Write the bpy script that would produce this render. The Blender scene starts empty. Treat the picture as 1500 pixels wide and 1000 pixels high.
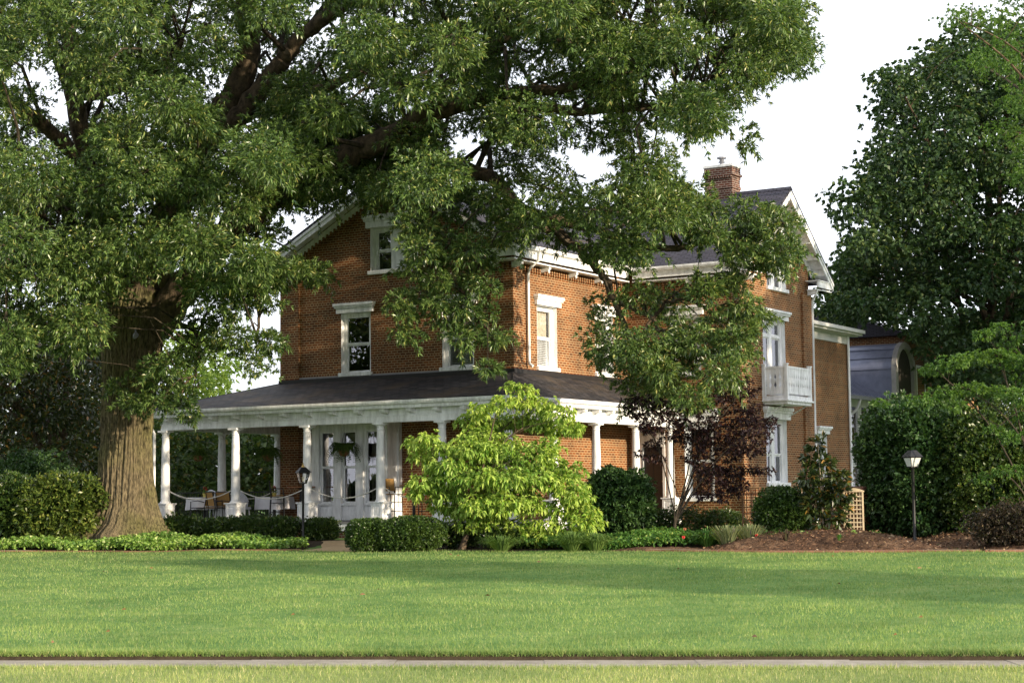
import bpy, math, random
import numpy as np
from mathutils import Matrix, Vector
R = math.radians
rng = np.random.default_rng(7)
random.seed(7)
scene = bpy.context.scene
COL = scene.collection

# ------------------------------------------------------------------ camera
F_PX, PIT, ROLL, EYE = 2600.0, R(4.878), R(-0.638), 1.7
fw = np.array([0, math.cos(PIT), math.sin(PIT)])
up0 = np.array([0, -math.sin(PIT), math.cos(PIT)])
rt0 = np.array([1.0, 0, 0])
rt = math.cos(ROLL) * rt0 + math.sin(ROLL) * up0
upv = -math.sin(ROLL) * rt0 + math.cos(ROLL) * up0
cam_d = bpy.data.cameras.new('camera')
cam = bpy.data.objects.new('camera', cam_d)
COL.objects.link(cam)
M = Matrix.Identity(4)
for i in range(3):
    M[i][0], M[i][1], M[i][2] = rt[i], upv[i], -fw[i]
M[2][3] = EYE
cam.matrix_world = M
cam_d.sensor_width = 36.0
cam_d.sensor_fit = 'HORIZONTAL'
cam_d.lens = F_PX / 1500 * 36.0
cam_d.clip_end = 3000
scene.camera = cam

# ------------------------------------------------------------------ sky, sun, exposure
SUN_AZ = math.atan2(0.767, -0.642)      # from +Y towards +X
SUN_EL = R(11.5)
world = bpy.data.worlds.new('World')
scene.world = world
world.use_nodes = True
wn = world.node_tree
wn.nodes.clear()
w_out = wn.nodes.new('ShaderNodeOutputWorld')
w_bg = wn.nodes.new('ShaderNodeBackground')
w_sky = wn.nodes.new('ShaderNodeTexSky')
w_sky.sky_type = 'NISHITA'
w_sky.sun_disc = False
w_sky.sun_elevation = SUN_EL
w_sky.sun_rotation = SUN_AZ
w_tc = wn.nodes.new('ShaderNodeTexCoord')
w_no = wn.nodes.new('ShaderNodeTexNoise')
w_no.inputs['Scale'].default_value = 2.2
w_no.inputs['Detail'].default_value = 5
w_rp = wn.nodes.new('ShaderNodeValToRGB')
w_rp.color_ramp.elements[0].position = 0.30
w_rp.color_ramp.elements[0].color = (8.4, 8.8, 9.8, 1)
w_rp.color_ramp.elements[1].position = 0.70
w_rp.color_ramp.elements[1].color = (10.8, 10.9, 11.4, 1)
w_mx = wn.nodes.new('ShaderNodeMixRGB')
w_mx.inputs['Fac'].default_value = 0.85
wn.links.new(w_tc.outputs['Generated'], w_no.inputs['Vector'])
wn.links.new(w_no.outputs['Fac'], w_rp.inputs['Fac'])
wn.links.new(w_sky.outputs['Color'], w_mx.inputs['Color1'])
wn.links.new(w_rp.outputs['Color'], w_mx.inputs['Color2'])
wn.links.new(w_mx.outputs['Color'], w_bg.inputs['Color'])
w_bg.inputs['Strength'].default_value = 0.108
wn.links.new(w_bg.outputs['Background'], w_out.inputs['Surface'])

sun_d = bpy.data.lights.new('sun', 'SUN')
sun_d.energy = 5.0
sun_d.angle = R(0.6)
sun_d.color = (1.0, 0.84, 0.62)
sun = bpy.data.objects.new('sun', sun_d)
COL.objects.link(sun)
S_DIR = Vector((math.sin(SUN_AZ) * math.cos(SUN_EL), math.cos(SUN_AZ) * math.cos(SUN_EL), math.sin(SUN_EL)))
sun.rotation_euler = S_DIR.to_track_quat('Z', 'Y').to_euler()
sun.location = (60, -40, 40)
scene.view_settings.view_transform = 'Standard'
scene.view_settings.look = 'None'
scene.view_settings.exposure = 0.76
scene.view_settings.gamma = 1.0

# ------------------------------------------------------------------ helpers
def at(px, py, Y):
    d = fw + rt * ((px - 750) / F_PX) + upv * ((500 - py) / F_PX)
    t = Y / d[1]
    return np.array([d[0] * t, Y, EYE + d[2] * t])

def tag(o, label=None, cat=None, group=None, kind=None):
    if label: o['label'] = label
    if cat: o['category'] = cat
    if group: o['group'] = group
    if kind: o['kind'] = kind
    return o

def link(o, parent=None):
    COL.objects.link(o)
    if parent is not None:
        o.parent = parent
    return o

def empty(name, loc=(0, 0, 0), rz=0.0):
    o = bpy.data.objects.new(name, None)
    o.location = tuple(float(a) for a in loc)
    o.rotation_euler = (0, 0, rz)
    o.empty_display_size = 0.2
    return link(o)

def copy_tree(o, parent=None):
    c = o.copy()
    link(c, parent)
    for ch in list(o.children):
        copy_tree(ch, c)
    return c

def np_mesh(name, verts, faces, mat, parent=None, smooth=False, loc=None):
    """faces: (n,k) integer array, all faces with k corners"""
    verts = np.asarray(verts, np.float32)
    faces = np.asarray(faces, np.int32)
    me = bpy.data.meshes.new(name)
    me.vertices.add(len(verts))
    me.vertices.foreach_set('co', verts.ravel())
    n, k = faces.shape
    me.loops.add(n * k)
    me.loops.foreach_set('vertex_index', faces.ravel())
    me.polygons.add(n)
    me.polygons.foreach_set('loop_start', np.arange(0, n * k, k, dtype=np.int32))
    me.update(calc_edges=True)
    if smooth:
        me.polygons.foreach_set('use_smooth', np.ones(n, bool))
    me.materials.append(mat)
    o = bpy.data.objects.new(name, me)
    if loc is not None:
        o.location = tuple(float(a) for a in loc)
    return link(o, parent)

class MB:
    def __init__(self):
        self.v, self.f = [], []
    def add(self, vs, fs):
        b = len(self.v)
        self.v += [tuple(float(c) for c in p) for p in vs]
        self.f += [tuple(i + b for i in f) for f in fs]
    def quad(self, a, b, c, d):
        self.add([a, b, c, d], [(0, 1, 2, 3)])
    def poly(self, pts):
        self.add(pts, [tuple(range(len(pts)))])
    def box(self, x0, x1, y0, y1, z0, z1, T=None):
        vs = [(x, y, z) for z in (z0, z1) for y in (y0, y1) for x in (x0, x1)]
        if T: vs = [T(*p) for p in vs]
        self.add(vs, [(0, 2, 3, 1), (4, 5, 7, 6), (0, 1, 5, 4), (2, 6, 7, 3), (0, 4, 6, 2), (1, 3, 7, 5)])
    def prism(self, pts, a, b, T):
        """pts: 2-D outline, extruded from a to b; T(p, q, e) -> xyz"""
        n = len(pts)
        vs = [T(p, q, a) for p, q in pts] + [T(p, q, b) for p, q in pts]
        fs = [tuple(range(n)), tuple(range(2 * n - 1, n - 1, -1))]
        fs += [(i, (i + 1) % n, n + (i + 1) % n, n + i) for i in range(n)]
        self.add(vs, fs)
    def lathe(self, prof, c=(0, 0, 0), n=20):
        vs, fs = [], []
        for r, z in prof:
            for k in range(n):
                a = 2 * math.pi * k / n
                vs.append((c[0] + r * math.cos(a), c[1] + r * math.sin(a), c[2] + z))
        for i in range(len(prof) - 1):
            for k in range(n):
                k2 = (k + 1) % n
                fs.append((i * n + k, i * n + k2, (i + 1) * n + k2, (i + 1) * n + k))
        fs.append(tuple(range(n - 1, -1, -1)))
        fs.append(tuple((len(prof) - 1) * n + k for k in range(n)))
        self.add(vs, fs)
    def tube(self, pts, radii, n=8):
        pts = [Vector(tuple(float(c) for c in p)) for p in pts]
        if not hasattr(radii, '__len__'): radii = [radii] * len(pts)
        vs, fs = [], []
        t = (pts[1] - pts[0]).normalized()
        s = t.cross(Vector((0.3, 0.2, 1)))
        if s.length < 1e-3: s = t.cross(Vector((1, 0, 0)))
        s.normalize()
        for i, p in enumerate(pts):
            if i == 0: t = (pts[1] - pts[0])
            elif i == len(pts) - 1: t = (pts[-1] - pts[-2])
            else: t = (pts[i + 1] - pts[i - 1])
            t.normalize()
            s = (s - t * s.dot(t)).normalized()
            q = t.cross(s)
            for k in range(n):
                a = 2 * math.pi * k / n
                vs.append(p + (s * math.cos(a) + q * math.sin(a)) * radii[i])
        for i in range(len(pts) - 1):
            for k in range(n):
                k2 = (k + 1) % n
                fs.append((i * n + k, i * n + k2, (i + 1) * n + k2, (i + 1) * n + k))
        fs.append(tuple(range(n - 1, -1, -1)))
        fs.append(tuple((len(pts) - 1) * n + k for k in range(n)))
        self.add(vs, fs)
    def build(self, name, mat, parent=None, smooth=False, bevel=0.0, loc=None):
        me = bpy.data.meshes.new(name)
        me.from_pydata(self.v, [], self.f)
        me.materials.append(mat)
        if smooth:
            me.polygons.foreach_set('use_smooth', np.ones(len(me.polygons), bool))
        o = bpy.data.objects.new(name, me)
        if loc is not None:
            o.location = tuple(float(a) for a in loc)
        link(o, parent)
        if smooth:
            try:
                me.set_sharp_from_angle(angle=R(40))
            except Exception:
                pass
        if bevel:
            b = o.modifiers.new('bevel', 'BEVEL')
            b.width, b.segments, b.limit_method = bevel, 2, 'ANGLE'
        return o

# ------------------------------------------------------------------ materials
def new_mat(name):
    m = bpy.data.materials.new(name)
    m.use_nodes = True
    nt = m.node_tree
    nt.nodes.clear()
    out = nt.nodes.new('ShaderNodeOutputMaterial')
    return m, nt, out

def node(nt, t, **kw):
    n = nt.nodes.new(t)
    for k, v in kw.items():
        if k in n.inputs: n.inputs[k].default_value = v
        else: setattr(n, k, v)
    return n

def ramp(nt, stops):
    r = nt.nodes.new('ShaderNodeValToRGB')
    e = r.color_ramp.elements
    while len(e) < len(stops): e.new(0.5)
    for el, (p, c) in zip(e, stops):
        el.position = p
        el.color = (*c, 1)
    return r

def plain(name, c, rough=0.6, var=0.18, scale=6.0, metal=0.0, bump=0.0, c2=None, spec=0.4, streak=None):
    """one colour with an uneven, slightly weathered surface"""
    m, nt, out = new_mat(name)
    b = node(nt, 'ShaderNodeBsdfPrincipled', Roughness=rough, Metallic=metal)
    b.inputs['Specular IOR Level'].default_value = spec
    tc = node(nt, 'ShaderNodeTexCoord')
    no = node(nt, 'ShaderNodeTexNoise', Scale=scale, Detail=6.0, Roughness=0.65)
    if streak:
        mp = node(nt, 'ShaderNodeMapping'); mp.inputs['Scale'].default_value = streak
        nt.links.new(tc.outputs['Object'], mp.inputs['Vector']); nt.links.new(mp.outputs[0], no.inputs['Vector'])
    else: nt.links.new(tc.outputs['Object'], no.inputs['Vector'])
    lo = tuple(x * (1 - var) for x in c)
    hi = tuple(min(1, x * (1 + var * 0.5)) for x in (c2 or c))
    rp = ramp(nt, [(0.32, lo), (0.68, hi)])
    nt.links.new(no.outputs['Fac'], rp.inputs['Fac'])
    nt.links.new(rp.outputs['Color'], b.inputs['Base Color'])
    if bump:
        bp = node(nt, 'ShaderNodeBump', Strength=bump, Distance=0.02)
        nt.links.new(no.outputs['Fac'], bp.inputs['Height'])
        nt.links.new(bp.outputs['Normal'], b.inputs['Normal'])
    nt.links.new(b.outputs['BSDF'], out.inputs['Surface'])
    return m

def leaf_mat(name, a, b_, rare=None, trans=0.3, rough=0.5, spec=0.35, patch=0.5, amp=0.22):
    m, nt, out = new_mat(name)
    ge = node(nt, 'ShaderNodeNewGeometry')
    stops = [(0.0, a), (0.82, b_)]
    if rare: stops += [(0.9, b_), (0.97, rare)]
    rp = ramp(nt, stops)
    nt.links.new(ge.outputs['Random Per Island'], rp.inputs['Fac'])
    tc = node(nt, 'ShaderNodeTexCoord')
    no = node(nt, 'ShaderNodeTexNoise', Scale=patch, Detail=2.0)
    nt.links.new(tc.outputs['Object'], no.inputs['Vector'])
    hs = node(nt, 'ShaderNodeHueSaturation')
    mr = node(nt, 'ShaderNodeMapRange')
    mr.inputs['From Min'].default_value, mr.inputs['From Max'].default_value = 0.3, 0.7
    mr.inputs['To Min'].default_value, mr.inputs['To Max'].default_value = 1 - amp, 1 + amp
    nt.links.new(no.outputs['Fac'], mr.inputs['Value'])
    nt.links.new(mr.outputs['Result'], hs.inputs['Value'])
    mr2 = node(nt, 'ShaderNodeMapRange')
    mr2.inputs['From Min'].default_value, mr2.inputs['From Max'].default_value = 0.3, 0.7
    mr2.inputs['To Min'].default_value, mr2.inputs['To Max'].default_value = 0.515, 0.487
    nt.links.new(no.outputs['Fac'], mr2.inputs['Value'])
    nt.links.new(mr2.outputs['Result'], hs.inputs['Hue'])
    nt.links.new(rp.outputs['Color'], hs.inputs['Color'])
    p = node(nt, 'ShaderNodeBsdfPrincipled', Roughness=rough)
    p.inputs['Specular IOR Level'].default_value = spec
    nt.links.new(hs.outputs['Color'], p.inputs['Base Color'])
    tr = node(nt, 'ShaderNodeBsdfTranslucent')
    g = node(nt, 'ShaderNodeMixRGB', blend_type='MULTIPLY')
    g.inputs['Fac'].default_value = 1.0
    g.inputs['Color2'].default_value = (1.5, 1.5, 0.6, 1)
    nt.links.new(hs.outputs['Color'], g.inputs['Color1'])
    nt.links.new(g.outputs['Color'], tr.inputs['Color'])
    mx = node(nt, 'ShaderNodeMixShader')
    mx.inputs['Fac'].default_value = trans
    nt.links.new(p.outputs['BSDF'], mx.inputs[1])
    nt.links.new(tr.outputs['BSDF'], mx.inputs[2])
    nt.links.new(mx.outputs['Shader'], out.inputs['Surface'])
    return m

def brick_mat(name, c1, c2, mortar, w=0.215, h=0.076, gap=0.0122, offs=0.5):
    m, nt, out = new_mat(name)
    tc = node(nt, 'ShaderNodeTexCoord')
    sx = node(nt, 'ShaderNodeSeparateXYZ')
    nt.links.new(tc.outputs['Object'], sx.inputs[0])
    sn = node(nt, 'ShaderNodeSeparateXYZ')
    nt.links.new(tc.outputs['Normal'], sn.inputs[0])
    ab = node(nt, 'ShaderNodeMath', operation='ABSOLUTE')
    nt.links.new(sn.outputs['Y'], ab.inputs[0])
    gt = node(nt, 'ShaderNodeMath', operation='GREATER_THAN')
    gt.inputs[1].default_value = 0.5
    nt.links.new(ab.outputs[0], gt.inputs[0])
    mi = node(nt, 'ShaderNodeMix', data_type='FLOAT')
    nt.links.new(gt.outputs[0], mi.inputs[0])
    nt.links.new(sx.outputs['Y'], mi.inputs[2])
    nt.links.new(sx.outputs['X'], mi.inputs[3])
    cb = node(nt, 'ShaderNodeCombineXYZ')
    nt.links.new(mi.outputs[0], cb.inputs['X'])
    nt.links.new(sx.outputs['Z'], cb.inputs['Y'])
    # courses are never quite level
    wob = node(nt, 'ShaderNodeTexNoise', Scale=1.3, Detail=2.0)
    nt.links.new(tc.outputs['Object'], wob.inputs['Vector'])
    wm = node(nt, 'ShaderNodeVectorMath', operation='MULTIPLY_ADD')
    wm.inputs[1].default_value = (0.03, 0.016, 0)
    nt.links.new(wob.outputs['Color'], wm.inputs[0])
    nt.links.new(cb.outputs[0], wm.inputs[2])
    br = node(nt, 'ShaderNodeTexBrick', Scale=1.0)
    br.inputs['Brick Width'].default_value = w
    br.inputs['Row Height'].default_value = h
    br.inputs['Mortar Size'].default_value = gap
    br.inputs['Mortar Smooth'].default_value = 0.15
    br.inputs['Bias'].default_value = -0.15
    br.inputs['Color1'].default_value = (*c1, 1)
    br.inputs['Color2'].default_value = (*c2, 1)
    br.inputs['Mortar'].default_value = (*mortar, 1)
    br.offset = offs
    br.squash, br.squash_frequency = 0.5, 6
    nt.links.new(wm.outputs[0], br.inputs['Vector'])
    no = node(nt, 'ShaderNodeTexNoise', Scale=0.55, Detail=7.0, Roughness=0.62)
    nt.links.new(tc.outputs['Object'], no.inputs['Vector'])
    mr = node(nt, 'ShaderNodeMapRange')
    mr.inputs['From Min'].default_value, mr.inputs['From Max'].default_value = 0.3, 0.7
    mr.inputs['To Min'].default_value, mr.inputs['To Max'].default_value = 0.60, 1.32
    nt.links.new(no.outputs['Fac'], mr.inputs['Value'])
    mu = node(nt, 'ShaderNodeMixRGB', blend_type='MULTIPLY')
    mu.inputs['Fac'].default_value = 1.0
    nt.links.new(br.outputs['Color'], mu.inputs['Color1'])
    nt.links.new(mr.outputs['Result'], mu.inputs['Color2'])
    # repointed and weather-stained areas
    st = node(nt, 'ShaderNodeMapping'); st.inputs['Scale'].default_value = (1.6, 1.6, 0.28)
    nt.links.new(tc.outputs['Object'], st.inputs['Vector'])
    n3 = node(nt, 'ShaderNodeTexNoise', Scale=1.0, Detail=6.0, Roughness=0.6)
    nt.links.new(st.outputs[0], n3.inputs['Vector'])
    r3 = ramp(nt, [(0.52, (0, 0, 0)), (0.74, (0.55,) * 3)])
    nt.links.new(n3.outputs['Fac'], r3.inputs['Fac'])
    m3 = node(nt, 'ShaderNodeMixRGB', blend_type='MULTIPLY'); m3.inputs['Color2'].default_value = (0.45, 0.45, 0.5, 1)
    nt.links.new(r3.outputs['Color'], m3.inputs['Fac']); nt.links.new(mu.outputs['Color'], m3.inputs['Color1'])
    n4 = node(nt, 'ShaderNodeTexNoise', Scale=0.75, Detail=9.0, Roughness=0.75)
    nt.links.new(wm.outputs[0], n4.inputs['Vector'])
    r4 = ramp(nt, [(0.56, (0, 0, 0)), (0.70, (0.30,) * 3)])
    nt.links.new(n4.outputs['Fac'], r4.inputs['Fac'])
    m4 = node(nt, 'ShaderNodeMixRGB'); m4.inputs['Color2'].default_value = (*mortar, 1)
    nt.links.new(r4.outputs['Color'], m4.inputs['Fac']); nt.links.new(m3.outputs['Color'], m4.inputs['Color1'])
    p = node(nt, 'ShaderNodeBsdfPrincipled', Roughness=0.85)
    p.inputs['Specular IOR Level'].default_value = 0.25
    nt.links.new(m4.outputs['Color'], p.inputs['Base Color'])
    bp = node(nt, 'ShaderNodeBump', Strength=0.5, Distance=0.01)
    bp.invert = True
    nt.links.new(br.outputs['Fac'], bp.inputs['Height'])
    nt.links.new(bp.outputs['Normal'], p.inputs['Normal'])
    nt.links.new(p.outputs['BSDF'], out.inputs['Surface'])
    return m

def shingle_mat(name, c1, c2, gapc, stain, stain_amt):
    m, nt, out = new_mat(name)
    tc = node(nt, 'ShaderNodeTexCoord')
    sx = node(nt, 'ShaderNodeSeparateXYZ')
    nt.links.new(tc.outputs['Object'], sx.inputs[0])
    sn = node(nt, 'ShaderNodeSeparateXYZ')
    nt.links.new(tc.outputs['Normal'], sn.inputs[0])
    ax = node(nt, 'ShaderNodeMath', operation='ABSOLUTE'); nt.links.new(sn.outputs['X'], ax.inputs[0])
    ay = node(nt, 'ShaderNodeMath', operation='ABSOLUTE'); nt.links.new(sn.outputs['Y'], ay.inputs[0])
    gt = node(nt, 'ShaderNodeMath', operation='GREATER_THAN')
    nt.links.new(ay.outputs[0], gt.inputs[0]); nt.links.new(ax.outputs[0], gt.inputs[1])
    mi = node(nt, 'ShaderNodeMix', data_type='FLOAT')
    nt.links.new(gt.outputs[0], mi.inputs[0])
    nt.links.new(sx.outputs['Y'], mi.inputs[2]); nt.links.new(sx.outputs['X'], mi.inputs[3])
    mz = node(nt, 'ShaderNodeMath', operation='MULTIPLY'); mz.inputs[1].default_value = 2.4
    nt.links.new(sx.outputs['Z'], mz.inputs[0])
    cb = node(nt, 'ShaderNodeCombineXYZ')
    nt.links.new(mi.outputs[0], cb.inputs['X']); nt.links.new(mz.outputs[0], cb.inputs['Y'])
    br = node(nt, 'ShaderNodeTexBrick', Scale=1.0)
    br.inputs['Brick Width'].default_value = 0.30
    br.inputs['Row Height'].default_value = 0.145
    br.inputs['Mortar Size'].default_value = 0.020
    br.inputs['Mortar Smooth'].default_value = 0.3
    br.inputs['Color1'].default_value = (*c1, 1)
    br.inputs['Color2'].default_value = (*c2, 1)
    br.inputs['Mortar'].default_value = (*gapc, 1)
    nt.links.new(cb.outputs[0], br.inputs['Vector'])
    no = node(nt, 'ShaderNodeTexNoise', Scale=0.9, Detail=8.0, Roughness=0.7)
    nt.links.new(tc.outputs['Object'], no.inputs['Vector'])
    rp = ramp(nt, [(0.48, (0, 0, 0)), (0.72, (stain_amt,) * 3)])
    nt.links.new(no.outputs['Fac'], rp.inputs['Fac'])
    mx = node(nt, 'ShaderNodeMixRGB')
    mx.inputs['Color2'].default_value = (*stain, 1)
    nt.links.new(rp.outputs['Color'], mx.inputs['Fac'])
    nt.links.new(br.outputs['Color'], mx.inputs['Color1'])
    p = node(nt, 'ShaderNodeBsdfPrincipled', Roughness=0.8)
    p.inputs['Specular IOR Level'].default_value = 0.3
    nt.links.new(mx.outputs['Color'], p.inputs['Base Color'])
    bp = node(nt, 'ShaderNodeBump', Strength=0.6, Distance=0.012)
    bp.invert = True
    nt.links.new(br.outputs['Fac'], bp.inputs['Height'])
    nt.links.new(bp.outputs['Normal'], p.inputs['Normal'])
    nt.links.new(p.outputs['BSDF'], out.inputs['Surface'])
    return m

def glass_mat(name, ior=1.9, tint=(0.9, 0.93, 0.95)):
    m, nt, out = new_mat(name)
    fr = node(nt, 'ShaderNodeFresnel', IOR=ior)
    tp = node(nt, 'ShaderNodeBsdfTransparent', Color=(*tint, 1))
    gl = node(nt, 'ShaderNodeBsdfGlossy', Roughness=0.01, Color=(0.92, 0.93, 1.0, 1))
    tc = node(nt, 'ShaderNodeTexCoord')
    no = node(nt, 'ShaderNodeTexNoise', Scale=2.5, Detail=1.0)
    nt.links.new(tc.outputs['Object'], no.inputs['Vector'])
    bp = node(nt, 'ShaderNodeBump', Strength=0.12, Distance=0.03)
    nt.links.new(no.outputs['Fac'], bp.inputs['Height'])
    nt.links.new(bp.outputs['Normal'], gl.inputs['Normal'])
    mx = node(nt, 'ShaderNodeMixShader')
    nt.links.new(fr.outputs[0], mx.inputs[0])
    nt.links.new(tp.outputs[0], mx.inputs[1])
    nt.links.new(gl.outputs[0], mx.inputs[2])
    nt.links.new(mx.outputs[0], out.inputs['Surface'])
    return m

def ground_mat(name, stops, scales=(0.35, 3.0, 28.0), rough=0.95, bump=0.6, dist=0.03):
    m, nt, out = new_mat(name)
    tc = node(nt, 'ShaderNodeTexCoord')
    acc = None
    for i, s in enumerate(scales):
        no = node(nt, 'ShaderNodeTexNoise', Scale=s, Detail=5.0, Roughness=0.6)
        nt.links.new(tc.outputs['Object'], no.inputs['Vector'])
        if acc is None: acc = no.outputs['Fac']
        else:
            mi = node(nt, 'ShaderNodeMix', data_type='FLOAT')
            mi.inputs[0].default_value = 0.5 if i == 1 else 0.4
            nt.links.new(acc, mi.inputs[2]); nt.links.new(no.outputs['Fac'], mi.inputs[3])
            acc = mi.outputs[0]
    rp = ramp(nt, stops)
    nt.links.new(acc, rp.inputs['Fac'])
    p = node(nt, 'ShaderNodeBsdfPrincipled', Roughness=rough)
    p.inputs['Specular IOR Level'].default_value = 0.15
    nt.links.new(rp.outputs['Color'], p.inputs['Base Color'])
    bp = node(nt, 'ShaderNodeBump', Strength=bump, Distance=dist)
    nt.links.new(acc, bp.inputs['Height'])
    nt.links.new(bp.outputs['Normal'], p.inputs['Normal'])
    nt.links.new(p.outputs['BSDF'], out.inputs['Surface'])
    return m

def bark_mat(name, dark, light, moss=None, sxy=9.0, sz=0.8, dist=0.06):
    m, nt, out = new_mat(name)
    tc = node(nt, 'ShaderNodeTexCoord')
    mp = node(nt, 'ShaderNodeMapping')
    mp.inputs['Scale'].default_value = (sxy, sxy, sz)
    nt.links.new(tc.outputs['Object'], mp.inputs['Vector'])
    no = node(nt, 'ShaderNodeTexNoise', Scale=1.0, Detail=8.0, Roughness=0.68)
    nt.links.new(mp.outputs[0], no.inputs['Vector'])
    rp = ramp(nt, [(0.36, dark), (0.62, light)])
    nt.links.new(no.outputs['Fac'], rp.inputs['Fac'])
    col = rp.outputs['Color']
    if moss:
        n2 = node(nt, 'ShaderNodeTexNoise', Scale=0.8, Detail=5.0)
        nt.links.new(tc.outputs['Object'], n2.inputs['Vector'])
        r2 = ramp(nt, [(0.45, (0, 0, 0)), (0.65, (0.75,) * 3)])
        nt.links.new(n2.outputs['Fac'], r2.inputs['Fac'])
        mx = node(nt, 'ShaderNodeMixRGB', blend_type='MULTIPLY')
        mx.inputs['Color2'].default_value = (*moss, 1)
        nt.links.new(r2.outputs['Color'], mx.inputs['Fac'])
        nt.links.new(col, mx.inputs['Color1'])
        col = mx.outputs['Color']
    p = node(nt, 'ShaderNodeBsdfPrincipled', Roughness=0.95)
    p.inputs['Specular IOR Level'].default_value = 0.15
    nt.links.new(col, p.inputs['Base Color'])
    bp = node(nt, 'ShaderNodeBump', Strength=1.0, Distance=dist)
    nt.links.new(no.outputs['Fac'], bp.inputs['Height'])
    nt.links.new(bp.outputs['Normal'], p.inputs['Normal'])
    nt.links.new(p.outputs['BSDF'], out.inputs['Surface'])
    return m

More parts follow.
